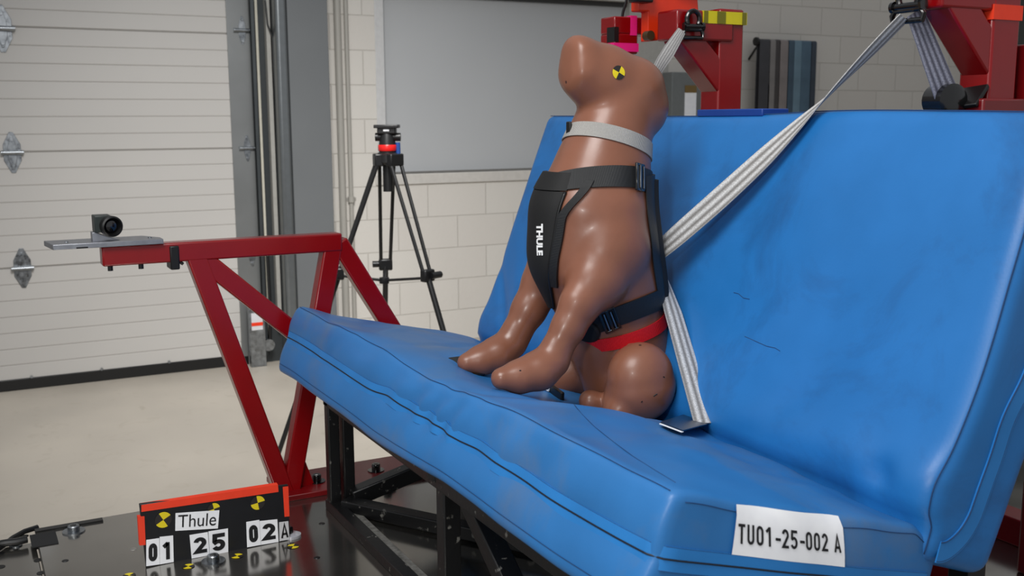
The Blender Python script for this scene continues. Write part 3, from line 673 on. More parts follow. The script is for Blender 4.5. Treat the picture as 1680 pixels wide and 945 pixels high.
def glyph(ch, hw, w=.52):
    L_, R_, B_, T_ = hw, w-hw, hw, 1-hw; c = w/2
    if ch == '0': return [arc(c, T_-.20, c-hw, .20, 0, 180)+arc(c, B_+.20, c-hw, .20, 180, 360)+[(R_, T_-.20)]]
    if ch == '1': return [[(.04*w/.5, .74), (c*1.15, .97-hw*.2)], [(c*1.15, 1), (c*1.15, 0)]]
    if ch == '2': return [arc(c, T_-.22, c-hw, .22, 170, -25)+[(L_+.01, B_), (w, B_)]]
    if ch == '5': return [[(w-.01, T_), (L_+.02, T_), (L_, .55)]+arc(c-.02, .33, c-hw+.02, .33-hw, 130, -90, 16)+arc(c-.02, .33, c-hw+.02, .33-hw, -95, -155, 6)]
    if ch == 'A': return [[(hw*.6, 0), (c, .97), (w-hw*.6, 0)], [(.2*w, .28), (.8*w, .28)]]
    if ch == 'T': return [[(0, T_), (w, T_)], [(c, T_), (c, 0)]]
    if ch == 'U': return [[(L_, 1)]+arc(c, B_+.20, c-hw, .20, 180, 360)+[(R_, 1)]]
    if ch == '-': return [[(.04, .42), (w-.08, .42)]]
    return []
def stroke(pl, hw):
    P = np.array(pl, float); n = len(P); V_ = []; 
    for i in range(n):
        d0 = nrm(P[i]-P[i-1]) if i else nrm(P[1]-P[0]); d1 = nrm(P[i+1]-P[i]) if i < n-1 else d0
        n0 = np.array([-d0[1], d0[0]]); n1 = np.array([-d1[1], d1[0]]); m_ = n0+n1; l = np.linalg.norm(m_)
        m_ = n0 if l < .3 else m_/l; k = hw/max(.45, m_@n0); V_ += [P[i]+m_*k, P[i]-m_*k]
    return V_, [(2*i, 2*i+1, 2*i+3, 2*i+2) for i in range(n-1)]
def glyph_text(s_, q, hw=.07, adv=.64, w=.52, off=(0, 0, 0)):
    V_ = []; F_ = []; x = 0; tot = 0
    for ch in s_: tot += adv*(.55 if ch == ' ' else .78 if ch == '-' else 1)
    tot -= adv-w
    for ch in s_:
        for pl in glyph(ch, hw, w):
            a_, f_ = stroke(pl, hw); b_ = len(V_); V_ += [np.array([(x+p[0])/tot, p[1]]) for p in a_]; F_ += [tuple(b_+i for i in f) for f in f_]
        x += adv*(.55 if ch == ' ' else .78 if ch == '-' else 1)
    TL, TR, BR, BL = [np.array(p, float) for p in q]
    P = [(1-b)*((1-a)*BL+a*BR) + b*((1-a)*TL+a*TR) + np.array(off) for a, b in V_]
    return MB().add(P, F_)
ln = np.array([0, -1.0, 0])
ysd = SY0-.011
lab = [PY(x, y, ysd) for x, y in ((1218, 832), (1390, 853), (1385, 930), (1203, 911))]
def bil(q, a, b): TL, TR, BR, BL = q; return (1-b)*((1-a)*TL+a*TR)+b*((1-a)*BL+a*BR)
grid = []; nn = 14
for i in range(nn+1):
    for j in range(6):
        p = bil(lab, i/nn, j/5); hh = bvh_seat.ray_cast(Vector(p+np.array([0, -.2, 0])), Vector((0, 1, 0)))
        grid.append(np.array([p[0], (hh[0][1] if hh[0] else ysd)-.0035, p[2]]))
MB().add(grid, [(i*6+j, (i+1)*6+j, (i+1)*6+j+1, i*6+j+1) for i in range(nn) for j in range(5)]).build('paper_label', M_paper, st)
tq = [PY(x, y, ysd) for x, y in ((1216, 861), (1382, 880), (1380, 907), (1213, 893))]
tm = glyph_text('TU01-25-002 A', tq, .075, .66, .50)
vv = []
for p in tm.v:
    hh = bvh_seat.ray_cast(Vector((p[0], p[1]-.2, p[2])), Vector((0, 1, 0))); vv.append((p[0], (hh[0][1] if hh[0] else ysd)-.0046, p[2]))
tm.v = vv; tm.build('label_text', M_ink, st.children[-1], root=st, flat=True)

# back cushion
ph = math.radians(20.5)
BH = .640; BT = .155
b_u = np.array([math.sin(ph), 0, math.cos(ph)]); b_f = np.array([-math.cos(ph), 0, math.sin(ph)])
B0 = np.array([1.128, SY0-.010, .878]) - .048*b_u
def back_disp(P):
    u, y, t = P[:, 0], P[:, 1], P[:, 2]; Y = y+SY0; fr_ = smooth(BT*.6, BT, t)
    nz = np.array([noise.noise(Vector((a*2.2+9, c*2.2, d*2))) for a, c, d in P]); nz2 = np.array([noise.noise(Vector((a*5+19, c*7, d*3))) for a, c, d in P])
    D = np.zeros_like(P)
    D[:, 2] += fr_*(.012*np.sin(np.clip(u/BH, 0, 1)*math.pi)**.6*np.sin(np.clip(y/SL, 0, 1)*math.pi)**.5 + .008*nz+.0025*nz2)
    q_ = hit(1440, 800, b_f, b_f@B0); pu, py_ = (q_-B0)@b_u, q_[1]
    D[:, 2] -= fr_*(.013*g(Y, py_, .022)*g(u, pu+.022, .022) - .008*g(Y, py_-.05, .04)*g(u, pu+.02, .05) - .006*g(Y, py_+.06, .05)*g(u, pu+.03, .05))      # pucker at the lower near corner
    D[:, 2] += fr_*.012*g(Y, 1.6, .9)*g(u, .1, .1)
    for (y0, u0, sl_, a, s) in ((2.2, .12, .9, -.007, .02), (2.12, .1, .7, .006, .03), (1.5, .1, -.6, -.004, .03), (1.38, .2, -.8, .004, .04), (1.62, .45, .3, .004, .03), (1.25, .12, -.9, -.004, .03)):
        D[:, 2] += fr_*a*g(Y-y0-sl_*(u-u0), 0, s)*g(u, u0, .14)
    D[:, 2] += fr_*(.007*g(u, .10, .035) - .013*smooth(.066, .045, u))
    tp = smooth(BH-.05, BH, u); D[:, 0] += tp*(.004*nz+.005*np.sin(y*5))
    nr = smooth(.05, 0, y); D[:, 1] -= nr*(.012*np.sin(np.clip(u/BH, 0, 1)*math.pi)+.006*nz2)
    D[:, 0] -= smooth(.08, 0, u)*(.012*g(Y, 1.0, .07)+.004*nz2)
    return P+D
def back_w(P): return B0 + P[:, :1]*b_u + P[:, 1:2]*e_y + (P[:, 2:]-BT)*b_f
V, F = rbox(60, 130, 18, BH, SL, BT, .022)
Vb = back_w(back_disp(V))
bk = thing('back_cushion', (1.35, 1.62, .85), 'tall blue vinyl backrest cushion leaning behind the seat', 'cushion')
MB().add(Vb, F).build('cushion_cover', M_back, bk, sharp=60)
bvh_back = BVHTree.FromPolygons([tuple(v) for v in Vb], F)
def bpt(pts): return back_w(back_disp(np.array(pts, float)))
us = np.linspace(.012, BH-.012, 90)
MB().tube(bpt([(u, .006, BT-.004) for u in us])-e_y*.0008+b_f*.0008, .0010, 5).build('seam', M_seam, bk, sharp=180)
tt = lambda u: BT*.5+.010*math.sin(u*16+1)-.012*g(u, .33, .05)
sp_ = [(BH-.02-u, 0.0, tt(u)) for u in np.linspace(0, BH-.06, 80)] 
wl = [(u, .0, BT*.46+.006*math.sin(u*15)+.010*g(u, .22, .045)) for u in np.linspace(BH-.015, .085, 70)]
wl += [(.085-.066*math.sin(a_), 0.0, wl[-1][2]+(BT-.024-wl[-1][2])*(1-math.cos(a_))) for a_ in np.linspace(.1, math.pi/2, 16)]
pz_ = bpt(wl); tg_ = np.gradient(pz_, axis=0); wdv = [nrm(np.cross(t_, e_y)) for t_ in tg_]; nd = [-e_y]*len(wl)
MB().ribbon(pz_-e_y*.001, wdv, .030, .0022, nd).build('zip_welt', M_vinyl_zip, bk, sharp=60)
MB().tube(pz_-e_y*.0025-np.array(wdv)*.014, .0010, 6).build('zip', M_seam, bk, sharp=180)
for dz in (.013,): MB().tube(pz_-e_y*.0018+np.array(wdv)*dz, .0007, 5).build('seam', M_seam, bk, sharp=180)
MB().tube(bpt([(.006, y, BT-.014) for y in ys]), .0010, 5).build('seam', M_seam, bk, sharp=180)
MB().tube(bpt([(BH-.004, y, BT-.006) for y in ys]), .0010, 5).build('seam', M_seam, bk, sharp=180)
# pen scribbles on the vinyl
def on_back(x, y):
    h_ = bvh_back.ray_cast(Vector(CAM), Vector(nrm(ray(x, y))))
    return np.array(h_[0]) if h_[0] is not None else hit(x, y, b_f, b_f@B0)
for pl in (((1204, 480), (1212, 482), (1220, 489), (1230, 491)), ((1222, 552), (1240, 560), (1258, 568), (1272, 571), (1280, 576))):
    MB().tube([on_back(x, y)+b_f*.0003 for x, y in pl], .0006, 5).build('pen_mark', M_seam, bk)

# strap laid along the backrest top
ym = [PX(x, 172, 1.36)[1] for x in (1160, 1268)]
zz = max(v[2] for v in Vb)
MB().box2((1.335, ym[1], zz-.008), (1.40, ym[0], zz+.006)).solo('blue_strap', M_bluestrap, (1.35, ym[0], zz), 'flat dark blue strap lying on top of the backrest', 'strap', bevel=.002)

# ================================================================ dog dummy (signed distance field -> surface nets)
YM = 1.62
prims = []
def cap(a, b, ra, rb, k=1.0, sm=.02): prims.append((np.array(a, float), np.array(b, float), ra, rb, k, sm))
def chain(pts, k=1.0, sm=.02):
    Q = [(PY(x, y, yy), r) for (x, y, yy, r) in pts]
    for (a, ra), (b, rb) in zip(Q[:-1], Q[1:]): cap(a, b, ra, rb, k, sm)
# torso and neck
chain([(1012, 190, YM, .070), (1000, 230, YM, .074), (987, 285, YM, .088), (972, 350, YM, .106), (974, 410, YM, .112), (992, 470, YM, .102), (1014, 540, YM, .088), (1032, 610, YM, .088)], .92, .02)
# head: skull, muzzle, nose
HS = .02; H0_ = len(prims)
chain([(1037, 152, YM, .0625), (1048, 174, YM, .055)], .95, HS)
chain([(1034, 153, YM, .059), (990, 129, YM, .058), (962, 114, YM, .048)], .86, HS)
chain([(947, 88, YM, .0325), (948, 118, YM, .038)], 1.15, .016)
chain([(1004, 126, YM, .040), (960, 100, YM, .033)], 1.0, .016)
chain([(970, 140, YM, .040), (1042, 184, YM, .052)], .9, HS)
H1_ = len(prims); NOSE_X = PY(908, 108, YM+.040)[0]
# near front leg (shoulder, upper arm, forearm, paw)
yn = YM-.085
chain([(1005, 352, yn+.03, .060), (1002, 410, yn+.022, .070), (980, 458, yn+.01, .055), (952, 498, yn, .037), (932, 538, yn, .0305), (912, 575, yn, .0275), (905, 590, yn, .0285)], .85, .012)
chain([(906, 593, yn, .030), (884, 608, yn, .034), (852, 618, yn, .0285), (823, 621, yn, .0195)], 1.0, .010)
# far front leg
yf = YM+.10
chain([(945, 360, yf-.04, .055), (920, 420, yf-.015, .060), (892, 462, yf, .040), (868, 508, yf, .0325), (846, 548, yf, .027), (838, 562, yf, .0275)], .9, .018)
chain([(838, 565, yf, .029), (816, 581, yf, .033), (789, 591, yf, .0275), (766, 595, yf, .019)], 1.0, .010)
# haunches: thigh balls, mirrored
nt_ = PY(1050, 622, YM-.115); ft = nt_.copy(); ft[1] = YM+.105
for c_, sg in ((nt_, -1), (ft, 1)):
    cap(c_+np.array([.0, 0, .004]), c_+np.array([.002, 0, -.012]), .063, .066, .85, .008)
    if sg > 0:
        cap(c_+np.array([-.01, -.02, -.03]), c_+np.array([-.085, 0, -.055]), .048, .030, 1.0, .012)   # shin
        cap(c_+np.array([-.085, 0, -.055]), c_+np.array([-.165, .005, -.044]), .026, .021, 1.1, .010)  # hind foot
    else:
        cap(c_+np.array([-.01, .02, -.03]), c_+np.array([-.045, 0, -.052]), .046, .030, 1.0, .008)
# belly between the thighs and the tail stub
cap(PY(985, 570, YM), PY(1000, 640, YM-.01), .062, .045, .9, .02)
cap(PY(968, 658, YM-.055), PY(984, 662, YM-.060), .0215, .020, 1.0, .006)
cap(PY(1000, 658, YM-.10), PY(1012, 676, YM-.105), .013, .010, 1.0, .004)

def sdf_grid(h, heads=None):
    lo = np.array([.72, 1.30, .80]); hi = np.array([1.20, 1.86, 1.60]); n = np.ceil((hi-lo)/h).astype(int)+1
    xs = [lo[k]+h*np.arange(n[k]) for k in range(3)]; X, Y, Z = np.meshgrid(*xs, indexing='ij'); X = X.astype(np.float32); Y = Y.astype(np.float32); Z = Z.astype(np.float32)
    def fold(D, plist):
      for a, b, ra, rb, k, sm in plist:
          ab = b-a; yc = (a[1]+b[1])/2
          aa = a.copy(); bb = b.copy(); aa[1] = yc+(a[1]-yc)/k; bb[1] = yc+(b[1]-yc)/k; ab = bb-aa; L2 = ab@ab
          Yk = yc+(Y-yc)/k
          t = np.clip(((X-aa[0])*ab[0]+(Yk-aa[1])*ab[1]+(Z-aa[2])*ab[2])/L2, 0, 1)
          d = np.sqrt((X-aa[0]-t*ab[0])**2+(Yk-aa[1]-t*ab[1])**2+(Z-aa[2]-t*ab[2])**2) - (ra+(rb-ra)*t)
          hh = np.clip(.5+.5*(D-d)/sm, 0, 1); D = D*(1-hh)+d*hh - sm*hh*(1-hh)
      return D
    big = lambda: np.full(X.shape, 1.0, np.float32)
    if not heads: return fold(big(), prims), lo
    H0, H1 = heads
    Dh = fold(big(), prims[H0:H1]); kk = .014; pl_ = NOSE_X + .10*(Z-1.5) - X      # blunt nose face
    hh = np.clip(.5-.5*(Dh-pl_)/kk, 0, 1); Dh = Dh*(1-hh)+pl_*hh + kk*hh*(1-hh)
    D = fold(big(), prims[:H0]+prims[H1:]); sm = .014
    hh = np.clip(.5+.5*(D-Dh)/sm, 0, 1); D = D*(1-hh)+Dh*hh - sm*hh*(1-hh)
    return D, lo
def surface_nets(D, lo, h):
    ins = D < 0; c = [D[i:D.shape[0]-1+i, j:D.shape[1]-1+j, k:D.shape[2]-1+k] for i in (0, 1) for j in (0, 1) for k in (0, 1)]
    off = [(i, j, k) for i in (0, 1) for j in (0, 1) for k in (0, 1)]
    cnt = sum((q < 0).astype(int) for q in c); act = (cnt > 0) & (cnt < 8)
    idx = -np.ones(act.shape, int); I = np.argwhere(act); idx[act] = np.arange(len(I))
    S_ = np.zeros((len(I), 3)); n = np.zeros(len(I)); cv = [q[act] for q in c]
    for a in range(8):
        for b in range(a+1, 8):
            da = np.array(off[b])-np.array(off[a])
            if np.abs(da).sum() != 1: continue
            va, vb = cv[a], cv[b]; m_ = (va < 0) != (vb < 0); t = np.where(m_, va/(va-vb+1e-12), 0)
            S_ += np.where(m_[:, None], np.array(off[a])+t[:, None]*da, 0); n += m_
    P = lo + h*(I + S_/n[:, None]); Fq = []
    for ax in range(3):
        u, v = [(1, 2), (2, 0), (0, 1)][ax]
        A = ins; sl0 = [slice(None)]*3; sl1 = [slice(None)]*3; sl0[ax] = slice(0, -1); sl1[ax] = slice(1, None)
        ch = A[tuple(sl0)] != A[tuple(sl1)]
        for e_ in np.argwhere(ch):
            i = e_
            if i[u] == 0 or i[v] == 0: continue
            q = []
            ok = True
            for du, dv_ in ((-1, -1), (0, -1), (0, 0), (-1, 0)):
                j = i.copy(); j[u] += du; j[v] += dv_
                if (j >= np.array(idx.shape)).any(): ok = False; break
                q.append(idx[tuple(j)])
            if not ok or min(q) < 0: continue
            if not A[tuple(i)]: q = q[::-1]
            Fq.append(tuple(int(z_) for z_ in q))
    return P, Fq
HH = .005
Dg, lo = sdf_grid(HH, (H0_, H1_)); DV, DF = surface_nets(Dg, lo, HH)
# relax the net slightly
nb = [[] for _ in range(len(DV))]
E_ = np.array([(f[i], f[(i+1) % 4]) for f in DF for i in range(4)])
for _ in range(3):
    acc = np.zeros_like(DV); cn = np.zeros(len(DV)); np.add.at(acc, E_[:, 0], DV[E_[:, 1]]); np.add.at(cn, E_[:, 0], 1); np.add.at(acc, E_[:, 1], DV[E_[:, 0]]); np.add.at(cn, E_[:, 1], 1)
    DV = DV*.5 + .5*acc/np.maximum(cn, 1)[:, None]
_all = prims; prims = _all[:7]
Dg2, lo2 = sdf_grid(.005); TV, TF = surface_nets(Dg2, lo2, .005); prims = _all
bvh_trunk = BVHTree.FromPolygons([tuple(v) for v in TV], TF)
dog = thing('dog_dummy', (1.0, YM, .92), 'brown rubber dog crash dummy sitting upright on the blue seat', 'dog dummy')
MB().add(DV, DF).build('body', M_dog, dog, sharp=180)
bvh = BVHTree.FromPolygons([tuple(v) for v in DV], DF)
def on_dog(x, y):
    h_ = bvh.ray_cast(Vector(CAM), Vector(nrm(ray(x, y))))
    return (np.array(h_[0]), np.array(h_[1])) if h_[0] is not None else (None, None)

# marker on the head
tp, tn = on_dog(1015, 119)
ax_ = nrm(np.cross(tn, [0, 0, 1])); ay_ = np.cross(ax_, tn)
rot = math.radians(28); ux = ax_*math.cos(rot)+ay_*math.sin(rot); uy = -ax_*math.sin(rot)+ay_*math.cos(rot)
def snap(v, o=.0012):
    h_ = bvh.find_nearest(Vector(v)); return np.array(h_[0])+np.array(tn)*o
target(tp, ux, uy, .0125, 16, off=snap).build('target_sticker', [M_tb, M_ty], dog, flat=True)
# little scuffs on the thigh
for (x, y, dx, dy) in ((1088, 618, 2, 1), (1072, 650, 6, -4), (1052, 660, 2, -2), (852, 608, 3, 0)):
    a_, n1 = on_dog(x, y); c_, n2 = on_dog(x+dx, y+dy)
    if a_ is not None and c_ is not None: MB().tube([a_, c_], .0011, 5).build('scuff_mark', M_black, dog)

def ring_from(px3, name, wid, mt, root, th_=.002, gap=.0015, inner_root=None, n=72, yc=YM, bv=None):
    bv = bv or bvh
    """strap loop round the body in the plane through three surface points"""
    A = [np.array((bv.ray_cast(Vector(CAM), Vector(nrm(ray(x, y))))[0] or Vector(PY(x, y, YM-.08)))) for x, y in px3]; nn_ = nrm(np.cross(A[1]-A[0], A[2]-A[0])); nn_ = nn_ if nn_[2] > 0 else -nn_
    cx_ = (A[0]+A[2])/2; c_ = np.array([cx_[0], yc, 0]); c_[2] = A[1][2]-(nn_[:2]@(c_[:2]-A[1][:2]))/nn_[2]
    e1 = nrm(np.cross(nn_, [0, 1, 0])); e2 = np.cross(nn_, e1)
    pts = []; nds = []; wds = []
    def cast(q, d):
        h_ = bv.ray_cast(Vector(q+d*.3), Vector(-d), .3); return np.array(h_[0]) if h_[0] is not None else q+d*.06
    for k in range(n+1):
        t = 2*math.pi*k/n; d = e1*math.cos(t)+e2*math.sin(t)
        up_ = cast(c_+nn_*wid*.45, d); dn = cast(c_-nn_*wid*.45, d); md = cast(c_, d)
        w_ = nrm(up_-dn); out = nrm(d-w_*(d@w_)); base = max(0, (md-(up_+dn)/2)@out)
        pts.append((up_+dn)/2+out*(gap+base)); wds.append(w_); nds.append(out)
    # keep it taut: smooth the loop
    P = np.array(pts[:-1])
    Wr = np.array(wds[:-1])
    for _ in range(4): P = .5*P+.25*np.roll(P, 1, 0)+.25*np.roll(P, -1, 0); Wr = .5*Wr+.25*np.roll(Wr, 1, 0)+.25*np.roll(Wr, -1, 0)
    wds = list(Wr)+[Wr[0]]
    P = np.vstack([P, P[:1]]); P += np.array(nds)*.0012
    return P, wds, nds
col_ = thing('dog_collar', on_dog(1000, 222)[0], 'silver grey ribbed webbing collar round the dummy neck', 'collar')
P, wd_, nd_ = ring_from([(936, 214), (1000, 217), (1060, 240)], 'c', .026, W_grey, col_)
MB().ribbon(P, wd_, .0265, .002, nd_, nc=3).build('webbing', W_grey, col_, sharp=50)
q_ = P[int(np.argmin(P[:, 0]))]
MB().box(q_+np.array([-.001, .004, 0]), (.005, .014, .028)).build('collar_buckle', M_black, col_, bevel=.002)
rb = thing('red_belt', on_dog(1000, 572)[0], 'red ribbed nylon belt round the lower belly of the dummy', 'belt')
P, wd_, nd_ = ring_from([(952, 566), (1010, 562), (1084, 533)], 'r', .024, W_red, rb, bv=bvh_trunk)
MB().ribbon(P, wd_, .025, .002, nd_, nc=3).build('webbing', W_red, rb, sharp=50)

# harness
hr = thing('dog_harness', on_dog(1000, 400)[0], 'black padded dog harness with chest plate, straps and metal buckles', 'harness')
P, wd_, nd_ = PN, wdN, ndN = ring_from([(935, 296), (990, 290), (1050, 292)], 'h', .036, W_black, hr, gap=.002)
MB().ribbon(P, wd_, .038, .003, nd_, nc=4).build('neck_strap', W_black, hr, sharp=50)
P2, wd2, nd2 = ring_from([(975, 530), (1010, 518), (1078, 492)], 'h', .038, W_black, hr, gap=.002, bv=bvh_trunk)
MB().ribbon(P2, wd2, .039, .003, nd2, nc=4).build('belly_strap', W_black, hr, sharp=50)
def axis_at(z):      # body axis on the mid plane at height z
    A = np.array([PY(x, y, YM) for x, y in ((1000, 230), (985, 285), (972, 350), (974, 410), (992, 470), (1014, 540))])
    return np.array([np.interp(-z, -A[:, 2], A[:, 0]), YM, z])
def body_pt(z, deg, off=.004):   # deg: 0 = dog front (-x), 90 = dog left (-y), 180 = back
    c_ = axis_at(z); t = math.radians(deg); d = np.array([-math.cos(t), -math.sin(t), 0])
    # use only the trunk: cast from just outside the trunk radius
    h_ = (bvh if abs(deg) > 60 else bvh_trunk).ray_cast(Vector(c_+d*.16), Vector(-d), .16); p = np.array(h_[0]) if h_[0] is not None else c_+d*.09
    return p+d*off, d
zT = PY(900, 284, YM)[2]; zM = PY(880, 313, YM)[2]; zB = PY(900, 508, YM)[2]
# chest plate: padded panel
def panel(z0, z1, f0, f1, nz_, nt2, thick, name, mt, root):
    top = []; 
    for i in range(nz_+1):
        z_ = z0+(z1-z0)*i/nz_; a0 = f0(i/nz_); a1 = f1(i/nz_)
        row = []
        for j in range(nt2+1):
            e_ = 1-(abs(j/nt2*2-1))**6*.7
            p, d = body_pt(z_, a0+(a1-a0)*j/nt2, 0)
            row.append((p, d, e_))
        top.append(row)
    A = np.array([[r[0] for r in row] for row in top]); Dd = np.array([[r[1] for r in row] for row in top])
    for _ in range(6): 
        B_ = A.copy(); B_[1:-1] = .5*A[1:-1]+.25*A[2:]+.25*A[:-2]; A = np.where((np.linalg.norm(B_-A, axis=2) < .05)[..., None], B_, A)
    # keep outside of body
    n_ = (nz_+1)*(nt2+1); vs = list((A+Dd*.002).reshape(-1, 3))+[A[i, j]+Dd[i, j]*(.002+thick*top[i][j][2]) for i in range(nz_+1) for j in range(nt2+1)]
    I_ = lambda i, j: i*(nt2+1)+j
    fs = []
    for i in range(nz_):
        for j in range(nt2):
            fs.append((I_(i, j), I_(i, j+1), I_(i+1, j+1), I_(i+1, j))); fs.append((n_+I_(i, j), n_+I_(i+1, j), n_+I_(i+1, j+1), n_+I_(i, j+1)))
        for j in (0, nt2): fs.append((I_(i, j), I_(i+1, j), n_+I_(i+1, j), n_+I_(i, j)))
    for j in range(nt2):
        for i in (0, nz_): fs.append((I_(i, j), I_(i, j+1), n_+I_(i, j+1), n_+I_(i, j)))
    return MB().add(vs, fs).build(name, mt, root, sharp=50), A, Dd
pan, PA, PD = panel(zM, zB, lambda t: -36+24*t**3, lambda t: 27-12*t-18*t**3, 30, 14, .008, 'chest_plate', M_knit, hr)
flap, _, _ = panel(zT+.002, zM+.002, lambda t: -26-10*t, lambda t: 26+2*t, 8, 12, .010, 'chest_flap', M_knit, hr)
pb = np.array([PA[i, 14]+PD[i, 14]*.004 for i in range(31)])
MB().tube(pb, .003, 8).build('edge_binding', M_black, pan, root=hr, sharp=180)
pb = np.array([PA[i, 0]+PD[i, 0]*.004 for i in range(31)])
MB().tube(pb, .003, 8).build('edge_binding', M_black, pan, root=hr, sharp=180)
# side strap from neck strap round the shoulder to the plate
zz_ = np.linspace(zM+.020, zB+.045, 22)
def side_ang(z_): t_ = (z_-zM)/(zB-zM); return 27-12*t_-18*max(t_, 0)**3
sh = [body_pt(z_, side_ang(z_)+4.5+14*smooth(zM-.05, zM+.02, z_), .004) for z_ in zz_]
MB().ribbon([p for p, d in sh], [nrm(np.cross(d, [0, 0, 1.])) for p, d in sh], .017, .004, [d for p, d in sh]).build('shoulder_strap', W_black, hr, sharp=50)
zb0, zb1 = PY(1062, 284, YM)[2], PY(1082, 492, YM)[2]
panel(zb0, zb1, lambda t: 120+6*t, lambda t: 200, 20, 10, .006, 'back_strap', W_black, hr)
panel(zb0-.01, zb1+.01, lambda t: 140, lambda t: 186, 20, 8, .013, 'back_pad', M_knit, hr)
# belly pad where strap and plate meet
h_ = bvh_trunk.ray_cast(Vector(CAM), Vector(nrm(ray(963, 541)))); pc_, nc_ = h_[0], h_[1]
if pc_ is not None:
    MB().lathe(pc_, nc_, [(.026, 0), (.026, .006), (.022, .009)], 24).build('belly_pad', M_knit, hr)
def buckle(p, n_, along, w_=.030, h_=.046):
    n_ = nrm(n_); a_ = nrm(np.array(along)-n_*(np.array(along)@n_)); b_ = np.cross(n_, a_); p = np.array(p)+n_*.004
    R = np.stack([a_, b_, n_], 1); mb = MB()
    for s_ in (-1, 1):
        mb.box(p+a_*s_*w_*.42, (w_*.18, h_, .005), R); mb.box(p+b_*s_*h_*.46, (w_, h_*.1, .005), R)
    mb.box(p, (w_*.2, h_, .007), R)
    bk_ = mb.build('buckle', M_blackm, hr, bevel=.0012)
    for s_ in (-.75, .75): MB().cyl(p+a_*s_*w_*.28-b_*h_*.4+n_*.004, p+a_*s_*w_*.28+b_*h_*.4+n_*.004, .0012, n=8).build('buckle_pin', M_steel, bk_, root=hr)
def near_i(P, px):
    best = min(range(len(P)), key=lambda i: np.hypot(*(np.array(projp(P[i]))-np.array(px)))+ (1000 if (np.array(P[i])-CAM)@FWD > 2.02 else 0)); return best
def projp(p):
    d = np.array(p)-CAM; z_ = d@FWD; return (840+FPX*(d@RT)/z_, 472.5-FPX*(d@UP)/z_)
i = near_i(P2, (997, 518)); buckle(P2[i], nd2[i], P2[(i+1) % len(P2)]-P2[i-1])
i = near_i(P, (1050, 289)); buckle(P[i], nd_[i], P[(i+1) % len(P)]-P[i-1], .032, .048)
# maker's word on the chest plate (reads downwards)
hm = BVHTree.FromPolygons([tuple(np.array(v.co)+ORIG[hr.name]) for v in pan.data.vertices], [tuple(p.vertices) for p in pan.data.polygons])
def on_pan(x, y):
    h_ = hm.ray_cast(Vector(CAM), Vector(nrm(ray(x, y)))); return np.array(h_[0]) if h_[0] is not None else None
qs = [on_pan(x, y) for x, y in ((891, 367), (891, 419), (881, 419), (880, 367))]
if all(q is not None for q in qs):
    v, f = text_mesh('THULE', .05)
    TL, TR, BR, BL = qs; vs = []
    for a_, b_ in v:
        p = (1-b_)*((1-a_)*BL+a_*BR)+b_*((1-a_)*TL+a_*TR); h_ = hm.find_nearest(Vector(p)); vs.append(np.array(h_[0])+np.array([-.0009, -.0009, 0]))
    MB().add(vs, f).build('logo_text', M_white, pan, root=hr, flat=True)
else: print('NO PANEL HIT', qs)

# ================================================================ red anchor posts behind the bench
def wrap(root, name, m_, x0, x1, y0, y1, z0, z1, e=.0012): return MB().box2((x0-e, y0-e, z0), (x1+e, y1+e, z1)).build(name, m_, root)
PXX = 1.60
def post(yc, wd, label, ztop, sh, tape, shy):
    c_ = (PXX, yc, ZP); t = thing('anchor_post', c_, label, 'post')
    MB().box2((PXX-.035, yc-wd/2, ZP+.012), (PXX+.035, yc+wd/2, ztop)).build('upright', M_red, t, bevel=.005)
    MB().box2((PXX-.09, yc-.09, ZP), (PXX+.09, yc+.09, ZP+.012)).build('foot_plate', M_redd, t, bevel=.002)
    return t
# left post
yL = PX(1184, 100, PXX)[1]
pL = post(yL, .066, 'red square anchor post with yellow tape, left of the two above the backrest', 1.665, None, None, None)
sL = PX(1135, 42, 1.455)
MB().box2((1.44, yL-.04, sL[2]-.028), (PXX, yL+.035, sL[2]+.038)).build('top_arm', M_red, pL, bevel=.005)
MB().beam((1.475, yL, 1.610), (1.605, yL, 1.480), .064, .056, (0, 1, 0)).build('diagonal_brace', M_red, pL, bevel=.004)
z0_, z1_ = PX(1190, 42, PXX)[2], PX(1190, 22, PXX)[2]
tpm = wrap(pL, 'yellow_tape', M_yel, 1.512, PXX+.035, yL-.040, yL+.033, z0_, z1_, .0015)
for f0_, f1_ in ((1.513, 1.524), (1.550, 1.574), (1.622, 1.634)):
    MB().box2((f0_, yL-.0425, z0_+.0005), (f1_, yL-.0412, z1_-.0005)).build('tape_band', M_yel2, tpm, root=pL)
# orange guide bracket and pink taped arm
ob = thing('orange_bracket', PX(1080, 30, 1.5), 'bright orange-red steel bracket beside the left anchor post', 'bracket')
q0, q1, q2, q3 = PY(1047, 18, 2.03), PY(1147, 0, 2.03), PY(1063, 68, 2.03), PY(1104, 64, 2.03)
xa_, xb_ = q0[0], q1[0]; zt2 = q1[2]+.06
MB().prism([(xa_, 2.03, q0[2]), (q2[0], 2.03, q0[2]), (q2[0], 2.03, q2[2]), (q3[0], 2.03, q3[2]), (q3[0]+.005, 2.03, q0[2]+.0), (xb_, 2.03, q0[2]+.005), (xb_-.01, 2.03, zt2), (xa_, 2.03, zt2)], (0, .03, 0)).build('bracket_plate', M_orange, ob, bevel=.003)
q = PY(1068, 58, 2.02); MB().cyl(q, q+np.array([0, .02, 0]), .011, n=12).build('bracket_bolt', mat('bronze_bolt', (96, 78, 52), .4, .6), ob)
q = PY(1052, 2, 2.02); MB().box2((q[0]-.03, 2.0, q[2]-.004), (q[0]+.02, 2.03, q[2]+.03)).build('clamp_block', M_black, ob, bevel=.003)
MB().beam((1.44, 2.045, zt2-.02), (PXX, yL+.03, zt2-.03), .03, .03, (0, 0, 1)).build('bracket_arm', M_red, ob, bevel=.003)
pk = thing('red_side_arm', PY(1030, 60, 2.12), 'red L-shaped arm with bright pink tape, left end above the dummy head', 'arm')
ya = 2.10
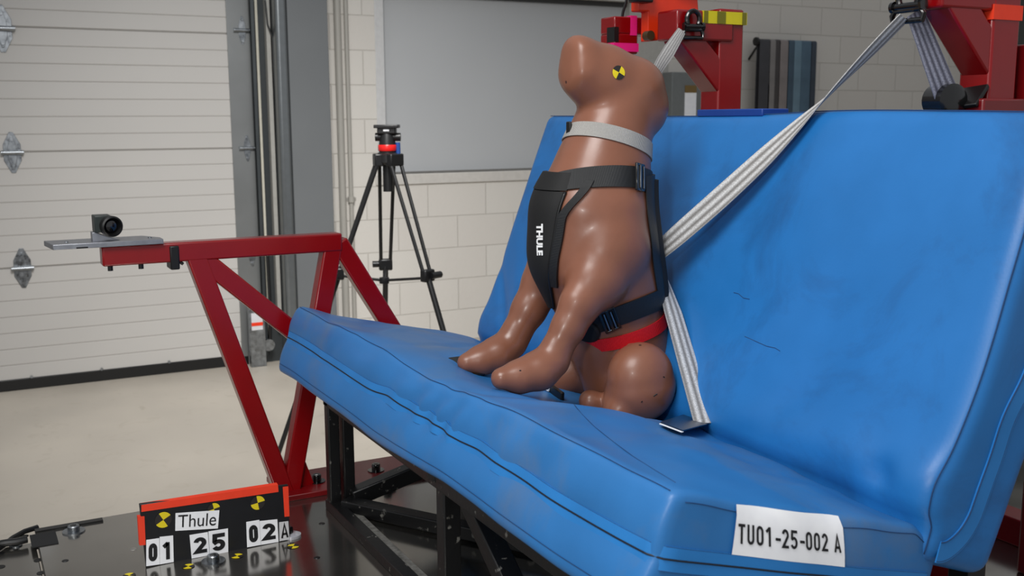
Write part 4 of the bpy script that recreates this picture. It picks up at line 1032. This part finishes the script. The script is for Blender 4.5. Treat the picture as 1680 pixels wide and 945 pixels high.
r0_, r1_ = PY(1008, 30, ya), PY(1064, 58, ya)
MB().box2((r0_[0], ya, PY(1008, 55, ya)[2]), (r1_[0]+.03, ya+.06, PY(1008, 26, ya)[2])).build('arm_tube', M_red, pk, bevel=.004)
d0, d1 = PY(1008, 88, ya)[2], PY(1047, 50, ya)
MB().box2((r0_[0], ya, d0), (d1[0], ya+.06, PY(1008, 54, ya)[2])).build('drop_tube', M_red, pk, bevel=.004)
wrap(pk, 'pink_tape', M_pink, PY(1035, 40, ya)[0], PY(1044, 40, ya)[0], ya, ya+.06, PY(1008, 57, ya)[2], PY(1008, 24, ya)[2])
wrap(pk, 'pink_tape', M_pink, r0_[0], d1[0], ya, ya+.06, PY(1008, 84, ya)[2], PY(1008, 70, ya)[2])
q = PY(1010, 57, ya-.001); MB().box2((q[0]-.004, ya-.002, q[2]-.016), (q[0]+.008, ya+.03, q[2]+.018)).build('black_tape', M_black, pk)
cc = [PY(x, y, 2.11) for x, y in ((1030, -10), (1027, 5), (1022, 20), (1020, 34))]
MB().tube(cc, .0035, 8).solo('black_cable', M_black, cc[0], 'thin black cable rising from the pink taped arm', 'cable')

# right post
yR = PX(1622, 100, PXX)[1]
pR = post(yR, .062, 'red square anchor post with orange tape, right of the two above the backrest', 1.72, None, None, None)
sR = PX(1494, 8, 1.455)
MB().box2((1.44, yR-.030, sR[2]-.012), (PXX, yR+.030, sR[2]+.09)).build('top_arm', M_red, pR, bevel=.005)
MB().beam((1.475, yR, 1.622), (1.600, yR, 1.497), .056, .058, (0, 1, 0)).build('diagonal_brace', M_red, pR, bevel=.004)
z0_, z1_ = PX(1620, 36, PXX)[2], PX(1620, 12, PXX)[2]
wrap(pR, 'orange_tape', M_tape_o, PXX-.035, PXX+.035, yR-.031, yR+.031, z0_, z1_, .0018)
MB().box2((PXX-.07, yR-.05, 1.36), (PXX+.05, yR+.05, PX(1600, 163, PXX)[2])).build('lower_collar', M_redd, pR, bevel=.004)
# more of the red rig further right
rg = thing('red_rig_frame', (2.0, 1.35, ZP), 'dark red rig frame behind the right anchor post at the picture edge', 'frame')
MB().box2((1.80, 1.20, ZP), (1.86, 1.26, 1.55)).build('upright', M_redd, rg, bevel=.005)
MB().box2((1.66, 1.20, PX(1660, 130, 1.75)[2]-.06), (2.3, 1.27, PX(1660, 80, 1.75)[2])).build('cross_tube', M_redd, rg, bevel=.004)
q = PZ(1650, 845, ZP+.06)
MB().beam((q[0]+.03, 2.2, ZP+.03), (q[0]+.03, .6, ZP+.03), .06, .06, (0, 0, 1)).build('base_tube', M_red, rg, bevel=.004)
MB().cyl((1.70, 1.19, PX(1660, 125, 1.7)[2]), (1.95, 1.19, PX(1660, 125, 1.7)[2]), .006, n=10).build('steel_rod', M_steel, rg)

# shackles
def shackle(c_, axis, label, r=.021):
    c_ = np.array(c_, float); t = thing('shackle', c_, label, 'shackle')
    a_ = nrm(axis); ez = np.array([0, 0, 1.]); pts = [c_+a_*r*math.cos(s_)+ez*(r*1.2*math.sin(s_)+.016) for s_ in np.linspace(-.6, math.pi+.6, 16)]
    MB().tube(pts, .0055, 10).build('bow', M_blackm, t)
    MB().cyl(c_-a_*r*1.5+ez*.0, c_+a_*r*1.5+ez*.0, .0065, n=14).build('pin', M_blackm, t)
    MB().cyl(c_-a_*r*1.55, c_-a_*r*1.3, .010, n=6).build('nut', M_blackm, t)
    MB().lathe(c_+a_*r*1.3, a_, [(.010, 0), (.010, .006), (.007, .008)], 14).build('pin_head', M_blackm, t)
    # flat D-ring below, which carries the webbing
    h_ = [c_+a_*s_*r*1.55+ez*z_ for s_, z_ in ((-.8, -.006), (-1, -.014), (-.95, -.024), (.95, -.024), (1, -.014), (.8, -.006))]
    MB().tube(h_, .005, 10, closed=True).build('ring', M_blackm, t)
    return t
sLc = PY(1137, 44, yL-.052); shackle(sLc, (1, -.25, 0), 'black bow shackle on the left red post holding grey webbing', .015)
sRc = PX(1490, 10, 1.42); shackle(sRc, (0, 1, 0), 'black shackle on the right red post where the long belt loops over')

# ================================================================ belts
def belt(name, pts, wds, width, mt, origin, label, n=60, curl=0.0):
    P = np.array(pts, float); Wd = np.array(wds, float); k = len(P); t = np.linspace(0, k-1, n)
    def cr(A):
        out = []
        for s_ in t:
            i = min(int(s_), k-2); f = s_-i; p0, p1, p2, p3 = A[max(i-1, 0)], A[i], A[i+1], A[min(i+2, k-1)]
            out.append(.5*((2*p1)+(-p0+p2)*f+(2*p0-5*p1+4*p2-p3)*f*f+(-p0+3*p1-3*p2+p3)*f**3))
        return np.array(out)
    PP = cr(P); WW = cr(Wd); wd2_ = np.interp(t, range(k), width) if hasattr(width, '__len__') else [width]*n
    nd = []
    for i in range(n):
        tg = PP[min(i+1, n-1)]-PP[max(i-1, 0)]; tg = nrm(tg); w_ = WW[i]-tg*(WW[i]@tg); WW[i] = nrm(w_); nd.append(np.cross(tg, WW[i]))
    return MB().ribbon(PP, WW, list(wd2_), .0016, nd, nc=8, curl=curl).solo(name, mt, origin, label, 'belt', sharp=50)
# long diagonal belt: right shackle -> twist -> dog back
pd = body_pt(PY(1085, 408, YM)[2], 165, .012)[0]
A0 = PX(1485, 30, 1.41); A1 = pd
def lerp(f): return A0+(A1-A0)*f
vdir = nrm(CAM-lerp(.4))
along = nrm(A1-A0); perp = np.cross(along, vdir)
def wdir(deg): t = math.radians(deg); return perp*math.cos(t)+vdir*math.sin(t)
fs_ = [0, .10, .22, .31, .40, .54, .72, .9, 1.0]; ang = [55, 62, 78, 93, 112, 132, 142, 146, 146]
belt('seat_belt', [lerp(f_)+np.array([0, 0, -.012*math.sin(f_*math.pi)]) for f_ in fs_], [wdir(d_) for d_ in ang], [.030, .034, .038, .04, .044, .047, .047, .044, .038], W_silver, A0, 'long silver twisted belt running diagonally from right post to the dummy back', 90, .003)
# lower belt: dog back -> buckle on the seat
L0 = body_pt(PY(1087, 455, YM)[2], 165, .014)[0]; L1 = on_back(1165, 696)+b_f*.01
ml = (L0+L1)/2
Ld = nrm(L1-L0); pv = np.cross(Ld, nrm(CAM-ml))
mid = [PX(1105, 510, L0[0]*.7+L1[0]*.3), PX(1128, 590, L0[0]*.4+L1[0]*.6)]
belt('lap_belt', [PX(1086, 448, L0[0]), mid[0], mid[1], L1], [pv+nrm(CAM-ml)*1.2, pv*1.0+nrm(CAM-ml)*.9, pv+nrm(CAM-ml)*.8, pv*1.1+nrm(CAM-ml)*.6], [.022, .040, .042, .042], W_silver, L0, 'silver lap belt dropping from the harness back to the dark buckle', 60, .002)
# right belt from the shackle down to the reel
R0 = PX(1501, 20, 1.43); R1 = PX(1553, 156, 1.50)
belt('retractor_belt', [R0, (R0+R1)/2, R1], [RT+.35*FWD]*3, [.034, .042, .050], W_belt, R0, 'dark striped belt between the right shackle and the black reel', 30)
c_ = PX(1543, 165, 1.50)
rl = thing('belt_reel', c_, 'black belt retractor reel peeking over the backrest top at right', 'reel')
MB().lathe(c_+np.array([-.0, -.03, 0]), (.2, 1, 0), [(.02, 0), (.028, .004), (.028, .05), (.02, .054)], 24).build('spool', M_blackm, rl)
MB().beam(c_+np.array([.02, -.03, -.012]), c_+np.array([.06, -.02, .022]), .05, .008, (0, 1, 0)).build('guide_plate', M_black, rl, bevel=.002)
MB().box2(c_+np.array([.005, -.03, -.05]), c_+np.array([.07, .03, -.018])).build('housing', M_black, rl, bevel=.004)
# left webbing behind the head
T0 = PX(1119, 50, 1.43); pdn = body_pt(PY(1080, 330, YM)[2], 190, .012)[0]
vv_ = nrm(CAM-T0)
T1 = PX(1078, 118, 1.30)
al = nrm(T1-T0); pp_ = np.cross(al, vv_)
belt('neck_tether', [T0, PX(1099, 82, 1.37), T1, PX(1066, 160, 1.24), pdn], [pp_+.2*vv_, pp_+.2*vv_, pp_*.7+.6*vv_, pp_*.3+vv_, (0, 1, 0)], [.020, .028, .026, .028, .028], webbing('grey_tether_webbing', (196, 194, 192), (120, 118, 118), stripes=5, depth=.0004), T0, 'short grey webbing tether from left shackle passing behind the dummy head', 50, .002)
# buckle plate on the seat
qa = on_back(1150, 705)
bp_ = [on_seat(1082, 700)[0], on_seat(1118, 716)[0], on_seat(1186, 703)[0], on_seat(1140, 686)[0]]
cen = sum(bp_)/4
bb = thing('belt_buckle', cen, 'flat dark navy buckle plate tucked between seat and backrest', 'buckle')
MB().prism([bp_[0]+e_n*.006, bp_[1]+e_n*.008, bp_[2]+e_n*.016, bp_[3]+e_n*.014], e_n*.002).build('plate', M_navy, bb)
MB().beam(bp_[0]+e_n*.005, bp_[1]+e_n*.007, .0012, .004, (0, 0, 1)).build('bright_edge', M_paper, bb)
cu_ = [bp_[2]*.5+bp_[3]*.5+e_n*.012, on_seat(1190, 712)[0]+e_n*.010, on_seat(1197, 722)[0]+e_n*.002]
MB().ribbon(cu_, [nrm(bp_[2]-bp_[1])+0*e_n if False else e_b]*3, .03, .003, [e_n]*3).build('stalk', M_black, bb)
# clip by the far hind foot
q_, n__ = on_seat(905, 644)
ck = thing('side_clip', q_, 'small black clip with a white end beside the dummy far hind foot', 'clip')
MB().beam(on_seat(900, 641)[0]+e_n*.006, on_seat(922, 657)[0]+e_n*.006, .018, .008, (0, 0, 1)).build('clip_body', M_black, ck, bevel=.002)
MB().beam(on_seat(892, 640)[0]+e_n*.007, on_seat(901, 644)[0]+e_n*.007, .012, .007, (0, 0, 1)).build('white_tip', M_white, ck, bevel=.002)
# black pad under the far paw
q_, n__ = on_seat(770, 600)
MB().beam(on_seat(746, 588)[0]+e_n*.001, on_seat(785, 616)[0]+e_n*.001, .006, .03, (0, 0, 1)).solo('paw_pad', M_black, q_, 'thin black pad under the far front paw', 'pad', bevel=.002)

# ================================================================ number board
bx0 = PZ(240, 931, ZP); byy = bx0[1]
def q_b(x, y, o=0.0): return PY(x, y, byy-o)
tb = q_b(231, 829); te = q_b(471, 797); be = q_b(476, 886)
nbd = thing('number_board', ((bx0[0]+be[0])/2, byy, ZP), 'black test number board with orange tape edges standing on the deck', 'sign')
MB().prism([q_b(240, 931), q_b(476, 888), q_b(473, 796), q_b(229, 828)], (0, .010, 0)).build('board', mat('black_board', (16, 17, 22), .45, var=(30, .2)), nbd, bevel=.001)
MB().prism([q_b(232, 829, .001), q_b(456, 795, .001), q_b(457, 807, .001), q_b(232, 840, .001)], (0, .0115, .001)).build('orange_tape', M_tape_o, nbd)
MB().prism([q_b(226, 848, .001), q_b(237, 847, .001), q_b(239, 894, .001), q_b(229, 895, .001)], (0, .0115, 0)).build('orange_tape', M_tape_o, nbd)
MB().prism([q_b(464, 799, .001), q_b(473, 798, .001), q_b(475, 847, .001), q_b(467, 848, .001)], (0, .0115, 0)).build('orange_tape', M_tape_o, nbd)
cards = [('Thule', ((288, 842), (360, 837), (357.5, 867), (287.6, 871)), .0, M_paper, (.06, .94, .12, .82)),
 ('0', ((240, 886), (261.4, 883), (262, 926), (240, 929)), .035, M_paper, (.17, .83, .16, .84)),
 ('1', ((262, 881), (284, 878.6), (285, 922), (262.4, 926)), .022, M_paper, (.22, .86, .22, .86)),
 ('2', ((311, 878), (341, 873), (344, 911), (314.5, 916.5)), .03, M_paper, (.17, .88, .16, .84)),
 ('5', ((342, 872), (374, 867), (374.5, 906), (344.4, 911)), .03, M_paper, (.16, .84, .14, .86)),
 ('0', ((404, 856.5), (425.5, 853), (428, 894), (405.5, 898)), .035, M_paper, (.17, .83, .16, .84)),
 ('2', ((426, 855), (455, 852), (457, 889), (428.4, 894)), .03, M_paper, (.12, .85, .14, .84)),
 ('A', ((458, 857), (473, 855), (475, 885), (458.6, 888)), .0, M_paper2, (.2, .88, .12, .86))]
for k, (s_, qd, bold, mt, (a0, a1, b0, b1)) in enumerate(cards):
    Q = [q_b(x, y, .0012+.0002*k) for x, y in qd]
    cobj = MB().prism(Q, (0, .0008, 0)).build('name_card' if k == 0 else 'number_card', mt, nbd)
    T_ = [bil(Q, a0, b0), bil(Q, a1, b0), bil(Q, a1, b1), bil(Q, a0, b1)]
    (text_quad(s_, T_, bold, (0, -.0006, 0)) if k == 0 else glyph_text(s_, T_, .075 if s_ == 'A' else .115, .64, .52 if s_ != '2' and s_ != '5' else .62, (0, -.0006, 0))).build('lettering' if k == 0 else 'digit', M_ink, cobj, root=nbd, flat=True)
for (x, y, r, an) in ((268, 853, .0165, .5), (351, 835, .0125, .2), (423, 825, .0150, .15)):
    c_ = q_b(x, y, .0010 if x == 351 else .0013)
    target(c_, (math.cos(an), 0, math.sin(an)), (-math.sin(an), 0, math.cos(an)), r).build('target_sticker', [M_ty, M_tb], nbd, flat=True)
